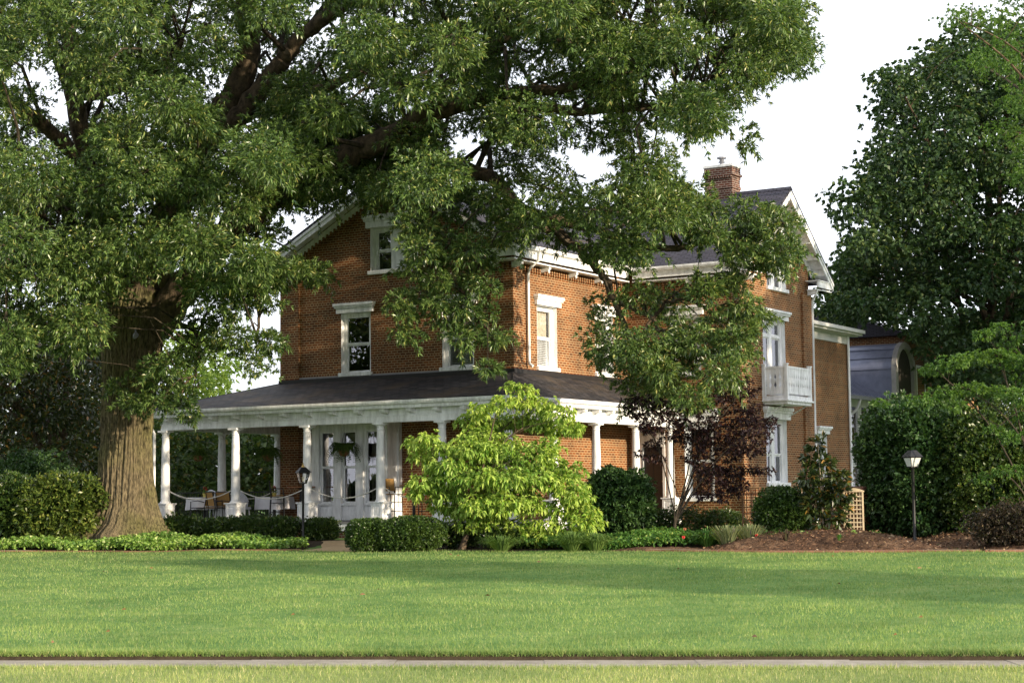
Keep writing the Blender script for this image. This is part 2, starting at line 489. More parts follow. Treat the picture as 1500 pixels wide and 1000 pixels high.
MAT = dict(
    brick=brick_mat('red_brick', (0.190, 0.057, 0.013), (0.066, 0.020, 0.007), (0.345, 0.245, 0.135)),
    brick_dark=brick_mat('dark_red_brick', (0.13, 0.042, 0.024), (0.06, 0.02, 0.014), (0.30, 0.25, 0.21)),
    white=plain('white_paint', (0.79, 0.80, 0.80), 0.5, 0.24, 3.0, c2=(0.86, 0.87, 0.88), streak=(2.2, 2.2, .5)),
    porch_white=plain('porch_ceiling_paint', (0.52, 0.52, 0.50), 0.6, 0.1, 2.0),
    slate=shingle_mat('slate_shingle', (0.060, 0.056, 0.078), (0.038, 0.036, 0.050), (0.012, 0.012, 0.016), (0.08, 0.07, 0.07), 0.3),
    porch_shingle=shingle_mat('porch_shingle', (0.048, 0.043, 0.045), (0.012, 0.011, 0.013), (0.006, 0.006, 0.007), (0.10, 0.068, 0.034), 0.65),
    flashing=plain('dark_flashing', (0.018, 0.016, 0.016), 0.5, 0.2),
    grey=plain('grey_flashing', (0.25, 0.25, 0.27), 0.6, 0.2),
    glass=glass_mat('window_glass', 2.7),
    milky=plain('milky_glass', (0.55, 0.56, 0.55), 0.3, 0.1),
    clear=glass_mat('lamp_glass', 1.35, (0.97, 0.97, 0.96)),
    lace=plain('lace_curtain', (0.62, 0.58, 0.48), 0.9, 0.3, 14.0),
    dark_fill=plain('dark_fill_tone', (0.05, 0.042, 0.034), 0.9, 0.3, 1.0),  # darkness of unlit rooms put into the colour; also the arch panel
    floor=plain('porch_floor_paint', (0.20, 0.20, 0.20), 0.6, 0.2),
    door=plain('dark_door_paint', (0.03, 0.022, 0.018), 0.4, 0.2),
    black=plain('black_iron', (0.015, 0.015, 0.016), 0.45, 0.2, metal=0.2),
    metal_roof=plain('blue_metal_roof', (0.24, 0.26, 0.36), 0.42, 0.25, 2.0, metal=0.25),
    concrete=plain('pale_concrete', (0.42, 0.40, 0.38), 0.9, 0.2, 4.0),
    tan=plain('tan_sling_fabric', (0.38, 0.22, 0.07), 0.8, 0.15, 20.0),
    wicker=plain('white_wicker', (0.55, 0.55, 0.60), 0.7, 0.35, 40.0, bump=0.6),
    cloth=plain('white_tablecloth', (0.68, 0.67, 0.70), 0.85, 0.1),
    wood=plain('table_wood', (0.33, 0.15, 0.06), 0.5, 0.25, 8.0),
    rope=plain('white_rope', (0.66, 0.64, 0.58), 0.9, 0.25, 60.0),
    lattice=plain('tan_lattice', (0.68, 0.55, 0.36), 0.7, 0.2, 12.0),
    lattice_dark=plain('brown_lattice', (0.20, 0.10, 0.045), 0.7, 0.25, 12.0),
    pot=plain('terracotta', (0.30, 0.11, 0.05), 0.8, 0.2),
    yellow=plain('yellow_pot', (0.50, 0.42, 0.10), 0.6, 0.1),
    red=plain('red_petals', (0.55, 0.03, 0.03), 0.6, 0.2),
    lamp_shade=plain('warm_shade', (0.5, 0.34, 0.10), 0.6, 0.1),
    bark=bark_mat('oak_bark', (0.032, 0.027, 0.018), (0.205, 0.165, 0.100), (0.78, 0.95, 0.55), 24.0, 5.5),
    limb=bark_mat('limb_bark', (0.034, 0.027, 0.020), (0.135, 0.100, 0.066), None, 6.0, 3.5),
    twig=bark_mat('twig_bark', (0.026, 0.022, 0.017), (0.075, 0.060, 0.043), None, 6.0, 3.0),
    stem=bark_mat('pale_stem', (0.16, 0.13, 0.09), (0.36, 0.30, 0.22), None, 9.0, 4.0),
    oak_leaf=leaf_mat('oak_leaf', (0.014, 0.042, 0.012), (0.155, 0.240, 0.066), (0.32, 0.32, 0.10), 0.26, 0.36, 0.6, patch=0.45),
    dogwood=leaf_mat('dogwood_leaf', (0.13, 0.265, 0.03), (0.40, 0.51, 0.11), None, 0.30, 0.5, patch=0.7),
    maple=leaf_mat('maple_leaf', (0.014, 0.008, 0.010), (0.042, 0.019, 0.022), (0.09, 0.04, 0.03), 0.25, patch=0.8),
    linden=leaf_mat('linden_leaf', (0.018, 0.048, 0.020), (0.066, 0.118, 0.040), (0.15, 0.19, 0.06), 0.22, 0.5, 0.4, patch=0.3),
    sunlit_laurel=leaf_mat('sunlit_laurel_leaf', (0.022, 0.050, 0.012), (0.125, 0.175, 0.030), (0.26, 0.27, 0.06), 0.25, 0.4, 0.45, patch=1.0),  # lighter, yellower laurel leaves: sunlight put into the colour
    locust=leaf_mat('locust_leaf', (0.045, 0.11, 0.025), (0.12, 0.21, 0.05), None, 0.4, patch=0.5),
    boxwood=leaf_mat('boxwood_leaf', (0.016, 0.042, 0.010), (0.072, 0.125, 0.022), None, 0.15, 0.36, 0.5, patch=1.2),
    holly=leaf_mat('holly_leaf', (0.014, 0.036, 0.010), (0.068, 0.118, 0.022), (0.17, 0.19, 0.05), 0.2, 0.35, 0.5, patch=1.0),
    laurel=leaf_mat('laurel_leaf', (0.015, 0.045, 0.014), (0.062, 0.122, 0.034), None, 0.2, 0.42, 0.45, patch=1.0),
    magnolia=leaf_mat('magnolia_leaf', (0.018, 0.038, 0.014), (0.070, 0.095, 0.022), (0.32, 0.16, 0.035), 0.15, 0.3, 0.6, patch=0.6),
    ivy=leaf_mat('ivy_leaf', (0.07, 0.16, 0.026), (0.27, 0.41, 0.085), (0.52, 0.58, 0.26), 0.3, patch=0.9),
    cover=leaf_mat('cover_leaf', (0.045, 0.125, 0.025), (0.12, 0.24, 0.045), (0.26, 0.32, 0.07), 0.3, patch=0.9),
    barberry=leaf_mat('barberry_leaf', (0.026, 0.022, 0.014), (0.066, 0.048, 0.034), (0.10, 0.10, 0.04), 0.2, patch=1.0),
    fern=leaf_mat('fern_leaf', (0.030, 0.075, 0.012), (0.085, 0.15, 0.025), None, 0.3, patch=2.0),
    far_leaf=leaf_mat('far_leaf', (0.026, 0.055, 0.020), (0.090, 0.135, 0.040), (0.22, 0.17, 0.05), 0.3, patch=0.35),
    sunny_leaf=leaf_mat('sunny_leaf', (0.10, 0.18, 0.035), (0.22, 0.31, 0.075), None, 0.4, patch=0.5),
    blade=leaf_mat('grass_blade', (0.072, 0.155, 0.036), (0.225, 0.295, 0.088), (0.38, 0.37, 0.18), 0.3, 0.6, 0.3, patch=0.6, amp=.30),
    dry_blade=leaf_mat('verge_blade', (0.12, 0.19, 0.052), (0.29, 0.34, 0.125), (0.62, 0.54, 0.30), 0.3, 0.7, 0.2, patch=0.5),
    tall_blade=leaf_mat('tall_blade', (0.06, 0.12, 0.03), (0.15, 0.23, 0.06), None, 0.3, patch=1.0),
    chip=leaf_mat('bark_chip', (0.035, 0.018, 0.010), (0.20, 0.115, 0.065), (0.40, 0.30, 0.20), 0.0, 0.9, 0.1),
    sage=leaf_mat('sage_leaf', (0.13, 0.17, 0.08), (0.26, 0.28, 0.15), (0.16, 0.12, 0.20), 0.3, patch=1.0),
    lawn=ground_mat('lawn_turf', [(0.38, (0.045, 0.105, 0.024)), (0.47, (0.080, 0.160, 0.036)), (0.55, (0.125, 0.205, 0.052)), (0.64, (0.24, 0.26, 0.085))], (0.45, 2.3, 26.0)),
    verge=ground_mat('verge_turf', [(0.36, (0.12, 0.18, 0.05)), (0.64, (0.26, 0.27, 0.10))], (0.5, 3.0, 28.0)),
    soil=ground_mat('soil', [(0.35, (0.020, 0.015, 0.009)), (0.65, (0.060, 0.044, 0.026))], (1.0, 6.0, 40.0)),
    mulch=ground_mat('bark_mulch', [(0.38, (0.022, 0.012, 0.007)), (0.50, (0.085, 0.046, 0.026)), (0.62, (0.24, 0.15, 0.09))], (1.2, 14.0, 42.0), bump=1.0, dist=0.05),
    walk=ground_mat('concrete_walk', [(0.38, (0.16, 0.138, 0.108)), (0.62, (0.35, 0.315, 0.26))], (0.8, 6.0, 60.0), bump=0.3, dist=0.01),
    path=ground_mat('tan_path', [(0.35, (0.32, 0.22, 0.12)), (0.65, (0.50, 0.37, 0.22))], (1.0, 6.0, 50.0), bump=0.4, dist=0.01),
    edging=brick_mat('edging_brick', (0.26, 0.12, 0.075), (0.19, 0.085, 0.055), (0.26, 0.20, 0.15), 0.21, 0.07, 0.006),
)

# ------------------------------------------------------------------ the ground
def sstep(t):
    t = np.clip(t, 0, 1)
    return t * t * (3 - 2 * t)
EX = np.array([-140, -40, -13.6, -5.3, 4.0, 10.6, 40, 140.0])
EY = np.array([62, 54.0, 47.3, 45.6, 41.5, 39.3, 32, 20.0])
def edge_y(X): return np.interp(X, EX, EY)
def walk_far(X): return 18.38 - 0.119 * np.asarray(X, float)
def walk_near(X): return walk_far(X) - 0.95
def ground_z(X, Y):
    X = np.asarray(X, float); Y = np.asarray(Y, float)
    f, e = walk_far(X), edge_y(X)
    und = .016 * np.sin(X * .9 + np.sin(Y * .5) * 2) * np.sin(Y * .7 + X * .3) + .009 * np.sin(X * 2.3 + 1) * np.sin(Y * 1.9 + X * .6)
    return 0.05 + und * sstep((Y - f) / 1.5) + 0.23 * sstep((Y - f) / np.maximum(e - f, 1)) + 0.16 * sstep((Y - e) / 5.0)
def gz(X, Y): return float(ground_z(X, Y))

def sheet(name, xs, yfun, zfun, mat, kind='structure'):
    """xs: x stations; yfun(x) -> list of y stations (same length for all x)"""
    rows = [np.asarray(yfun(x), float) for x in xs]
    n, k = len(xs), len(rows[0])
    V = np.zeros((n, k, 3))
    for i, x in enumerate(xs):
        V[i, :, 0] = x; V[i, :, 1] = rows[i]; V[i, :, 2] = zfun(np.full(k, x), rows[i])
    idx = np.arange(n * k).reshape(n, k)
    f = np.stack([idx[:-1, :-1], idx[1:, :-1], idx[1:, 1:], idx[:-1, 1:]], -1).reshape(-1, 4)
    o = np_mesh(name, V.reshape(-1, 3), f, mat, smooth=True)
    return tag(o, kind=kind)

g = MB(); g.poly([(-900, -300, -0.12), (900, -300, -0.12), (900, 1200, -0.12), (-900, 1200, -0.12)])
tag(g.build('ground', MAT['lawn']), kind='structure')
XS = np.concatenate([np.linspace(-120, -25, 20), np.linspace(-24, 24, 97), np.linspace(25, 120, 20)])
ts = np.concatenate([np.linspace(0, 1, 40) ** 1.3])
def lawn_rows(x):
    f, e = walk_far(x) + 0.05, edge_y(x)
    return np.concatenate([f + (e - f) * ts, e + np.array([.5, 1, 2, 3, 4, 5, 7, 12, 30, 80, 220])])
sheet('lawn', XS, lawn_rows, ground_z, MAT['lawn'])
def bank_z(X, Y):
    t = (Y - walk_far(X)) / 0.06
    return -0.02 + 0.075 * np.clip(t, 0, 1)
sheet('soil_bank', XS, lambda x: walk_far(x) + np.array([0, .015, .03, .045, .06]), bank_z, MAT['soil'])
sheet('verge', XS, lambda x: walk_near(x) - np.array([0, .02, .2, .6, 1.5, 4, 10, 24.]), lambda X, Y: 0.02 - 0.03 * np.exp(-(walk_near(X) - Y) / .1), MAT['verge'])
sw = MB()
for i in range(-22, 23):
    x0, x1 = i * 1.52 + 0.3, i * 1.52 + 1.808
    dz = 0.004 * math.sin(i * 2.1)
    a = [(x0, walk_near(x0)), (x1, walk_near(x1)), (x1, walk_far(x1)), (x0, walk_far(x0))]
    sw.prism(a, -0.10, dz, lambda p, q, e: (p, q, e))
tag(sw.build('sidewalk', MAT['walk'], bevel=0.008), kind='structure')

# planting beds, path and edging, all following the ground
def bed(name, poly, mat, amp, step=0.2, seed=0, mound=0.0, kind='structure', base=0.012, fade=0.5, relief=0.0):
    poly = np.asarray(poly, float)
    x0, y0 = poly.min(0); x1, y1 = poly.max(0)
    gx, gy = np.arange(x0, x1 + step, step), np.arange(y0, y1 + step, step)
    X, Y = np.meshgrid(gx, gy, indexing='ij')
    ins = np.zeros(X.shape, bool); d = np.full(X.shape, 1e9)
    n = len(poly)
    for i in range(n):
        a, b = poly[i], poly[(i + 1) % n]
        c = (a[1] > Y) != (b[1] > Y)
        with np.errstate(divide='ignore', invalid='ignore'):
            ins ^= c & (X < (b[0] - a[0]) * (Y - a[1]) / (b[1] - a[1] + 1e-12) + a[0])
        ab = b - a; L2 = (ab ** 2).sum()
        t = np.clip(((X - a[0]) * ab[0] + (Y - a[1]) * ab[1]) / L2, 0, 1)
        d = np.minimum(d, np.hypot(X - a[0] - t * ab[0], Y - a[1] - t * ab[1]))
    s = np.where(ins, d, -d)
    r = np.random.default_rng(seed)
    Z = ground_z(X, Y) + base * np.clip(s / 0.1, -3, 1) + mound * sstep(np.clip(s, 0, None) / fade)
    if relief: Z += np.where(s > 0, r.normal(0, relief, X.shape), 0)
    keep = (s[:-1, :-1] > -step) & (s[1:, :-1] > -step) & (s[1:, 1:] > -step) & (s[:-1, 1:] > -step)
    idx = np.arange(X.size).reshape(X.shape)
    f = np.stack([idx[:-1, :-1], idx[1:, :-1], idx[1:, 1:], idx[:-1, 1:]], -1)[keep]
    V = np.stack([X, Y, Z], -1).reshape(-1, 3)
    used, inv = np.unique(f, return_inverse=True)
    o = np_mesh(name, V[used], inv.reshape(f.shape), mat, smooth=True)
    return tag(o, kind=kind)

def gpt(px, py, z=0.28):
    d = fw + rt * ((px - 750) / F_PX) + upv * ((500 - py) / F_PX)
    t = (z - EYE) / d[2]
    return (d[0] * t, d[1] * t)
E_ = lambda x, o=0.0: (x, float(edge_y(x)) + o)
bed('soil_bed', [E_(-40, .25), E_(-25, .2), E_(-13.6, .2), E_(-9, .2), E_(-5.5, .2), (-4.9, 50), (-9, 58), (-40, 66)], MAT['soil'], 0, 0.4)
bed('shrub_bed', [E_(-3.9, .1), E_(-2.3, .1), E_(-0.2, .1), (1.8, 44.2), (4.2, 43.2), (6.5, 42.2), (8, 43), (9, 52), (2, 54), (-3, 48)], MAT['soil'], 0, 0.3)
bed('mulch_mound', [(4.3, 41.6), (6, 41.0), (8, 40.4), (9.6, 40.0), (10.2, 40.6), (10.0, 42.5), (9.2, 46), (6.5, 46.5), (4.6, 44)], MAT['mulch'], 0, 0.08, 3, 0.27, fade=1.5, relief=0.018)
bed('mulch_bed', [(10.4, 39.7), (12.5, 39.0), (20, 37), (24, 60), (10.5, 56), (9.9, 43)], MAT['mulch'], 0, 0.12, 4, 0.16, fade=1.4, relief=0.016)
bed('mulch_patch', [(2.0, 42.7), (3.4, 42.2), (4.4, 42.3), (4.6, 43.0), (3.0, 43.5)], MAT['mulch'], 0, 0.08, 5, 0.06, fade=.6, relief=0.012)
bed('path', [E_(-5.6, -.02), E_(-3.85, -.02), (-3.7, 47.0), (-4.0, 49.5), (-5.4, 49.5), (-5.1, 47.2)], MAT['path'], 0, 0.15, base=0.02)
def kerb(name, pts, w, h, mat):
    m = MB()
    pts = [np.array(p, float) for p in pts]
    for i in range(len(pts) - 1):
        a, b = pts[i], pts[i + 1]
        t = (b - a) / np.linalg.norm(b - a); nrm = np.array([-t[1], t[0]])
        vs = []
        for p in (a, b):
            for q in (p, p + nrm * w):
                zz = gz(*q)
                vs += [(q[0], q[1], zz - 0.05), (q[0], q[1], zz + h)]
        m.add(vs, [(1, 5, 7, 3), (0, 4, 5, 1), (2, 3, 7, 6), (0, 1, 3, 2), (4, 6, 7, 5)])
    return tag(m.build(name, mat), kind='structure')
kerb('edging', [E_(x) for x in np.linspace(-30, -5.5, 40)], 0.2, 0.045, MAT['edging'])
kerb('edging', [(3.1, 42.25), (4.0, 41.75), (5, 41.25), (6, 40.85), (7, 40.5), (8, 40.15), (9.4, 39.75), (10.3, 39.5)], 0.28, 0.05, MAT['edging'])
kerb('edging', [(10.4, 39.45), (11.5, 39.15), (13, 38.75), (15, 38.2)], 0.28, 0.05, MAT['edging'])

# ------------------------------------------------------------------ the house (local: x along the front, y along the side, origin at the near corner)
H0 = at(752, 600, 52.8)
HA = math.radians(-31.44)
house = empty('house', (H0[0], H0[1], 0), HA)
tag(house, 'two storey red brick house with white trim, dark gabled roofs and white columned porch', 'house')
HM = Matrix.Translation((H0[0], H0[1], 0)) @ Matrix.Rotation(HA, 4, 'Z')
def hw(x, y, z): return np.array(HM @ Vector((x, y, z)))

TF = lambda a, d, z: (a, -d, z)
TR = lambda a, d, z: (d, a, z)
TW = lambda a, d, z: (a, 7.3 - d, z)
TG = lambda a, d, z: (4.1 + d, a, z)
TB = lambda a, d, z: (3.0 + d, a, z)

def wall(mb, T, a0, a1, z0, top, openings=(), reveal=0.2, breaks=()):
    """outer face with holes (a0,a1,z0,z1) and the reveals of the holes"""
    tf = top if callable(top) else (lambda a: top)
    xs = sorted(set([a0, a1] + [v for o in openings for v in o[:2]] + list(breaks)))
    for x0, x1 in zip(xs[:-1], xs[1:]):
        xm = (x0 + x1) / 2
        hs = sorted([o for o in openings if o[0] <= xm <= o[1]], key=lambda o: o[2])
        z = z0
        for o in hs:
            if o[2] > z: mb.quad(T(x0, 0, z), T(x1, 0, z), T(x1, 0, o[2]), T(x0, 0, o[2]))
            z = o[3]
        mb.quad(T(x0, 0, z), T(x1, 0, z), T(x1, 0, tf(x1)), T(x0, 0, tf(x0)))
    for o in openings:
        b0, b1, c0, c1 = o
        mb.quad(T(b0, 0, c0), T(b0, 0, c1), T(b0, -reveal, c1), T(b0, -reveal, c0))
        mb.quad(T(b1, 0, c0), T(b1, 0, c1), T(b1, -reveal, c1), T(b1, -reveal, c0))
        mb.quad(T(b0, 0, c0), T(b1, 0, c0), T(b1, -reveal, c0), T(b0, -reveal, c0))
        mb.quad(T(b0, 0, c1), T(b1, 0, c1), T(b1, -reveal, c1), T(b0, -reveal, c1))

def window(T, a0, a1, z0, z1, lights=None, mid=0.5, lintel=True, sill=True, curtain=None, lint_h=0.31, lint_w=0.17, parent=None, rec=0.19, transom=None, name='window'):
    parent = parent or house
    cas = 0.12
    lights = lights or [(a0 + cas, a1 - cas)]
    fr = MB()
    holes = [(l0, l1, z0 + 0.06, z1 - 0.10) for l0, l1 in lights]
    Tc = lambda a, d, z: T(a, d - rec + 0.05, z)
    wall(fr, Tc, a0 + .004, a1 - .004, z0 + .004, z1 - .004, holes, 0.10)
    lin = 0.012      # painted lining of the reveal
    fr.box(a0 + .002, a0 + lin, -rec + .03, -0.002, z0 + .002, z1 - .002, T)
    fr.box(a1 - lin, a1 - .002, -rec + .03, -0.002, z0 + .002, z1 - .002, T)
    fr.box(a0 + lin, a1 - lin, -rec + .03, -0.002, z1 - lin, z1 - .002, T)
    f = fr.build(name, MAT['white'], parent)
    for l0, l1 in lights:
        zs = [(z0 + .06, z0 + .06 + (z1 - z0 - .16) * mid, -rec - 0.02), (z0 + .06 + (z1 - z0 - .16) * mid, z1 - .10, -rec + 0.015)]
        if transom: zs = [(z0 + .06, z1 - .1 - transom, -rec), (z1 - .1 - transom + .08, z1 - .1, -rec)]
        s = MB(); p = MB()
        for b0, b1, d in zs:
            w = 0.048
            s.box(l0, l0 + w, d - .02, d + .02, b0, b1, T); s.box(l1 - w, l1, d - .02, d + .02, b0, b1, T)
            s.box(l0 + w, l1 - w, d - .02, d + .02, b0, b0 + w, T); s.box(l0 + w, l1 - w, d - .02, d + .02, b1 - w, b1, T)
            p.quad(T(l0 + w, d, b0 + w), T(l1 - w, d, b0 + w), T(l1 - w, d, b1 - w), T(l0 + w, d, b1 - w))
        if transom: s.box(l0, l1, -rec - .03, -rec + .06, zs[0][1], zs[1][0], T)
        s.build('sash', MAT['white'], f); p.build('pane', MAT['glass'], f)
        if curtain:
            drape(T, l0, l1, z0, z1, curtain, f)
    if sill:
        s = MB(); s.box(a0 - .06, a1 + .06, -rec, 0.09, z0 - .075, z0 + .045, T); s.build('sill', MAT['white'], f, bevel=.01)
    if lintel:
        l = MB(); A, B = a0 - lint_w, a1 + lint_w
        l.box(A + .04, B - .04, 0.002, 0.10, z1 + .0, z1 + lint_h * .52, T)
        l.box(A, B, 0.002, 0.15, z1 + lint_h * .52, z1 + lint_h * .72, T)
        l.box(A - .03, B + .03, 0.002, 0.19, z1 + lint_h * .72, z1 + lint_h, T)
        l.build('lintel', MAT['white'], f, bevel=.008)
    return f

def drape(T, l0, l1, z0, z1, kind, parent):
    m = MB(); H = z1 - z0
    def strip(zt, zb, ea, eb, nfold=40):
        """ea/eb: functions of v in 0..1 giving left and right edges"""
        nv = 14
        vs, fs = [], []
        for i in range(nv + 1):
            v = i / nv
            for k in range(nfold + 1):
                t = k / nfold
                a = ea(v) + (eb(v) - ea(v)) * t
                vs.append(T(a, -0.30 + 0.025 * math.sin(t * nfold * 0.9), zt + (zb - zt) * v))
        for i in range(nv):
            for k in range(nfold):
                b = i * (nfold + 1) + k
                fs.append((b, b + 1, b + nfold + 2, b + nfold + 1))
        m.add(vs, fs)
    W = l1 - l0
    if kind == 'cafe':
        strip(z1 - .1, z0 + H * .5, lambda v: l0, lambda v: l1)
    elif kind == 'tied':
        strip(z1 - .1, z0 + .1, lambda v: l0, lambda v: l0 + W * (0.55 - 0.42 * math.sin(min(1, v * 1.4) * 1.57)))
        strip(z1 - .1, z0 + .1, lambda v: l1 - W * (0.40 - 0.30 * math.sin(min(1, v * 1.4) * 1.57)), lambda v: l1)
    else:
        strip(z1 - .1, z0 + .05, lambda v: l0, lambda v: l0 + W * 0.30)
        strip(z1 - .1, z0 + H * .8, lambda v: l0 + W * .3, lambda v: l1 - W * (.7 * v) * 1.0, 24)
    m.build('curtain', MAT['lace'], parent, smooth=True)

# window openings
FL2, FR2, ATT = (-6.38, -5.22, 5.50, 7.43), (-2.53, -1.37, 5.50, 7.43), (-5.22, -3.40, 8.66, 10.06)
R1, R2 = (1.44, 2.66, 5.50, 7.43), (5.12, 6.34, 5.50, 7.43)
W2, WG, WD = (1.62, 2.72, 5.50, 7.43), (2.06, 3.12, 1.45, 3.92), (0.42, 1.36, 0.95, 3.24)
G2, G1, GA = (9.15, 11.05, 4.85, 7.40), (9.25, 11.0, 1.9, 4.05), (9.60, 11.25, 8.45, 10.25)
B1 = (16.45, 17.45, 1.6, 3.75)
apex = 11.62
main_top = lambda a: apex - 0.535 * abs(a + 4.37)
wing_top = lambda a: 11.74 - 0.76 * abs(a - 10.5)
wb = MB()
BAY = (-6.80, -4.18, 0.95, 3.78)
wall(wb, TF, -8.74, 0, 0.25, main_top, [FL2, FR2, ATT, BAY], 0.24, breaks=[-4.37])
wall(wb, TR, 0, 7.3, 0.25, 8.9, [R1, R2], 0.24)
wall(wb, TW, 0, 4.1, 0.25, 8.95, [W2, WG, WD], 0.24)
wall(wb, TG, 7.3, 13.25, 0.25, wing_top, [G2, G1, GA], 0.24, breaks=[10.5])
wb.quad((4.1, 13.25, .25), (0, 13.25, .25), (0, 13.25, 8.9), (4.1, 13.25, 8.9))
wb.quad((-8.74, 0, .25), (-8.74, 13.25, .25), (-8.74, 13.25, 8.9), (-8.74, 0, 8.9))
wb.poly([(-8.74, 13.25, .25), (0, 13.25, .25), (0, 13.25, 8.9), (-4.37, 13.25, 11.6), (-8.74, 13.25, 8.9)])
wall(wb, TB, 13.25, 19.8, 0.25, 7.75, [B1], 0.2)
wb.quad((3.0, 19.8, .25), (-8, 19.8, .25), (-8, 19.8, 7.75), (3.0, 19.8, 7.75))
# corner piers and the toothed brick course under the eaves
wb.box(-8.77, -8.02, -0.09, -.001, 0.25, 8.55); wb.box(-0.72, 0.04, -0.09, -.001, 0.25, 8.40)
wb.box(-0.001, 0.09, -0.092, 0.45, 0.25, 8.40)
wb.box(4.101, 4.19, 7.24, 7.95, 0.25, 8.5); wb.box(4.101, 4.19, 12.5, 13.28, 0.25, 8.5)
for i in range(46):
    a = 0.5 + i * 0.148
    if a < 7.1: wb.box(.001, .06, a, a + .074, 8.36, 8.58)
for i in range(5):
    a = -0.72 + i * 0.148
    wb.box(a, a + .074, -.13, -.091, 8.41, 8.60)
for i in range(27):
    a = 0.2 + i * 0.148
    wb.box(a, a + .074, 7.24, 7.299, 8.36, 8.58)
for s in (-1, 1):
    for i in range(28):
        a = -4.37 + s * (0.3 + i * 0.148)
        z = main_top(a) - 0.26
        if abs(a + 4.37) < 3.5: wb.box(a - .037, a + .037, -.06, -.001, z - .22, z)
wb.build('wall', MAT['brick'], house)
# dark boxes behind the windows, their colour standing in for unlit rooms
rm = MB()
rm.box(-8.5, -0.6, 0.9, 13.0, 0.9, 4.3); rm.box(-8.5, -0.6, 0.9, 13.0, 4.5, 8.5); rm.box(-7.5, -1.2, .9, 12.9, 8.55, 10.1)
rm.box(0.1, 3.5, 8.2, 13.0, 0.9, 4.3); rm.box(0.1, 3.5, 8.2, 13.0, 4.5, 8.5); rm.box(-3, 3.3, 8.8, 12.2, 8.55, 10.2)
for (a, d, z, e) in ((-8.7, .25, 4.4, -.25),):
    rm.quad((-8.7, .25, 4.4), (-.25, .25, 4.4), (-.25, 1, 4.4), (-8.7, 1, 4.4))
rm.build('dark_interior', MAT['dark_fill'], house)

window(TF, *FL2); w2 = window(TF, *FR2, curtain='cafe')
window(TF, *ATT, lights=[(-5.06, -4.50), (-4.02, -3.52)], lint_h=0.40)
w1 = window(TR, *R1, curtain='cafe'); window(TR, *R2, curtain='tied')
window(TW, *W2, curtain='cafe')
window(TW, *WG, lint_h=0.42, lint_w=0.22)
window(TG, *G2, lights=[(9.31, 9.98), (10.22, 10.89)], transom=0.5, curtain='side', sill=False)
window(TG, *G1, lights=[(9.41, 10.0), (10.25, 10.84)], lint_h=0.40, lint_w=0.2, mid=.46, curtain='tied')
window(TG, *GA, lights=[(9.72, 10.30), (10.55, 11.13)], lint_h=0.30)
window(TB, *B1, lint_h=0.28, lint_w=.12)
sh = MB()                                          # louvred inside shutters in the lower sash
for (T, O, par) in ((TR, R1, w1), (TF, FR2, w2)):
    sh = MB()
    a0, a1, z0, z1 = O
    for k in range(15):
        z = z0 + .16 + k * .055
        sh.prism([(-.265, z), (-.242, z + .035), (-.235, z + .033), (-.258, z - .002)], a0 + .20, a1 - .20, lambda p, q, e: T(e, p, q))
    sh.box(a0 + .12, a0 + .20, -.29, -.26, z0 + .06, z0 + 1.0, T); sh.box(a1 - .20, a1 - .12, -.29, -.26, z0 + .06, z0 + 1.0, T)
    sh.box(a0 + .12, a1 - .12, -.29, -.26, z0 + .06, z0 + .14, T)
    sh.build('shutter', MAT['white'], par)

# round vent in the gable
ve = MB(); ve.prism([(.17 * math.cos(t * .2618), .17 * math.sin(t * .2618)) for t in range(24)], .002, .05, lambda p, q, e: (-4.2 + p, -e, 11.05 + q))
ve.build('vent', MAT['grey'], house, bevel=.01)

# door on the porch
dr = MB(); dr.box(WD[0] + .1, WD[1] - .1, -.18, -.13, WD[2], WD[3] - .08, TW)
for z0, z1 in ((1.15, 1.9), (2.0, 3.0)):
    for a0, a1 in ((.58, .86), (.93, 1.20)):
        dr.box(a0, a1, -.131, -.115, z0, z1, TW)
d_ = dr.build('door', MAT['door'], house, bevel=.006)
kn = MB(); kn.lathe([(0, 0), (.02, .005), (.03, .03), (.02, .055), (0, .06)], (1.2, 7.3 + .10, 2.0), 12); kn.build('handle', MAT['lamp_shade'], d_)
df = MB(); df.box(WD[0], WD[0] + .1, -.2, .03, WD[2], WD[3], TW); df.box(WD[1] - .1, WD[1], -.2, .03, WD[2], WD[3], TW)
df.box(WD[0], WD[1], -.2, .05, WD[3] - .08, WD[3] + .46, TW)
df.build('door_frame', MAT['white'], d_, bevel=.006)

# roofs
def roof_pair(name, c, zr, slope, hl, hr, e0, e1, T, mat, th=0.10):
    m = MB()
    for s, h in ((-1, hl), (1, hr)):
        m.prism([(c, zr), (c + s * h, zr - slope * h), (c + s * h, zr - slope * h - th), (c, zr - th)], e0, e1, T)
    m.prism([(c - .14, zr - slope * .14 + .02), (c, zr + .035), (c + .14, zr - slope * .14 + .02), (c, zr - .02)], e0 - .01, e1 + .01, T)
    return m.build(name, mat, house)
TM = lambda p, q, e: (p, e, q)          # main roof: p = x, e = y
TX = lambda p, q, e: (e, p, q)          # wing roof: p = y, e = x
roof_pair('roof', -4.37, 11.76, 0.535, 4.98, 4.98, -0.62, 13.8, TM, MAT['slate'])
roof_pair('roof', 10.5, 11.88, 0.76, 3.74, 3.74, -4.0, 4.67, TX, MAT['slate'])
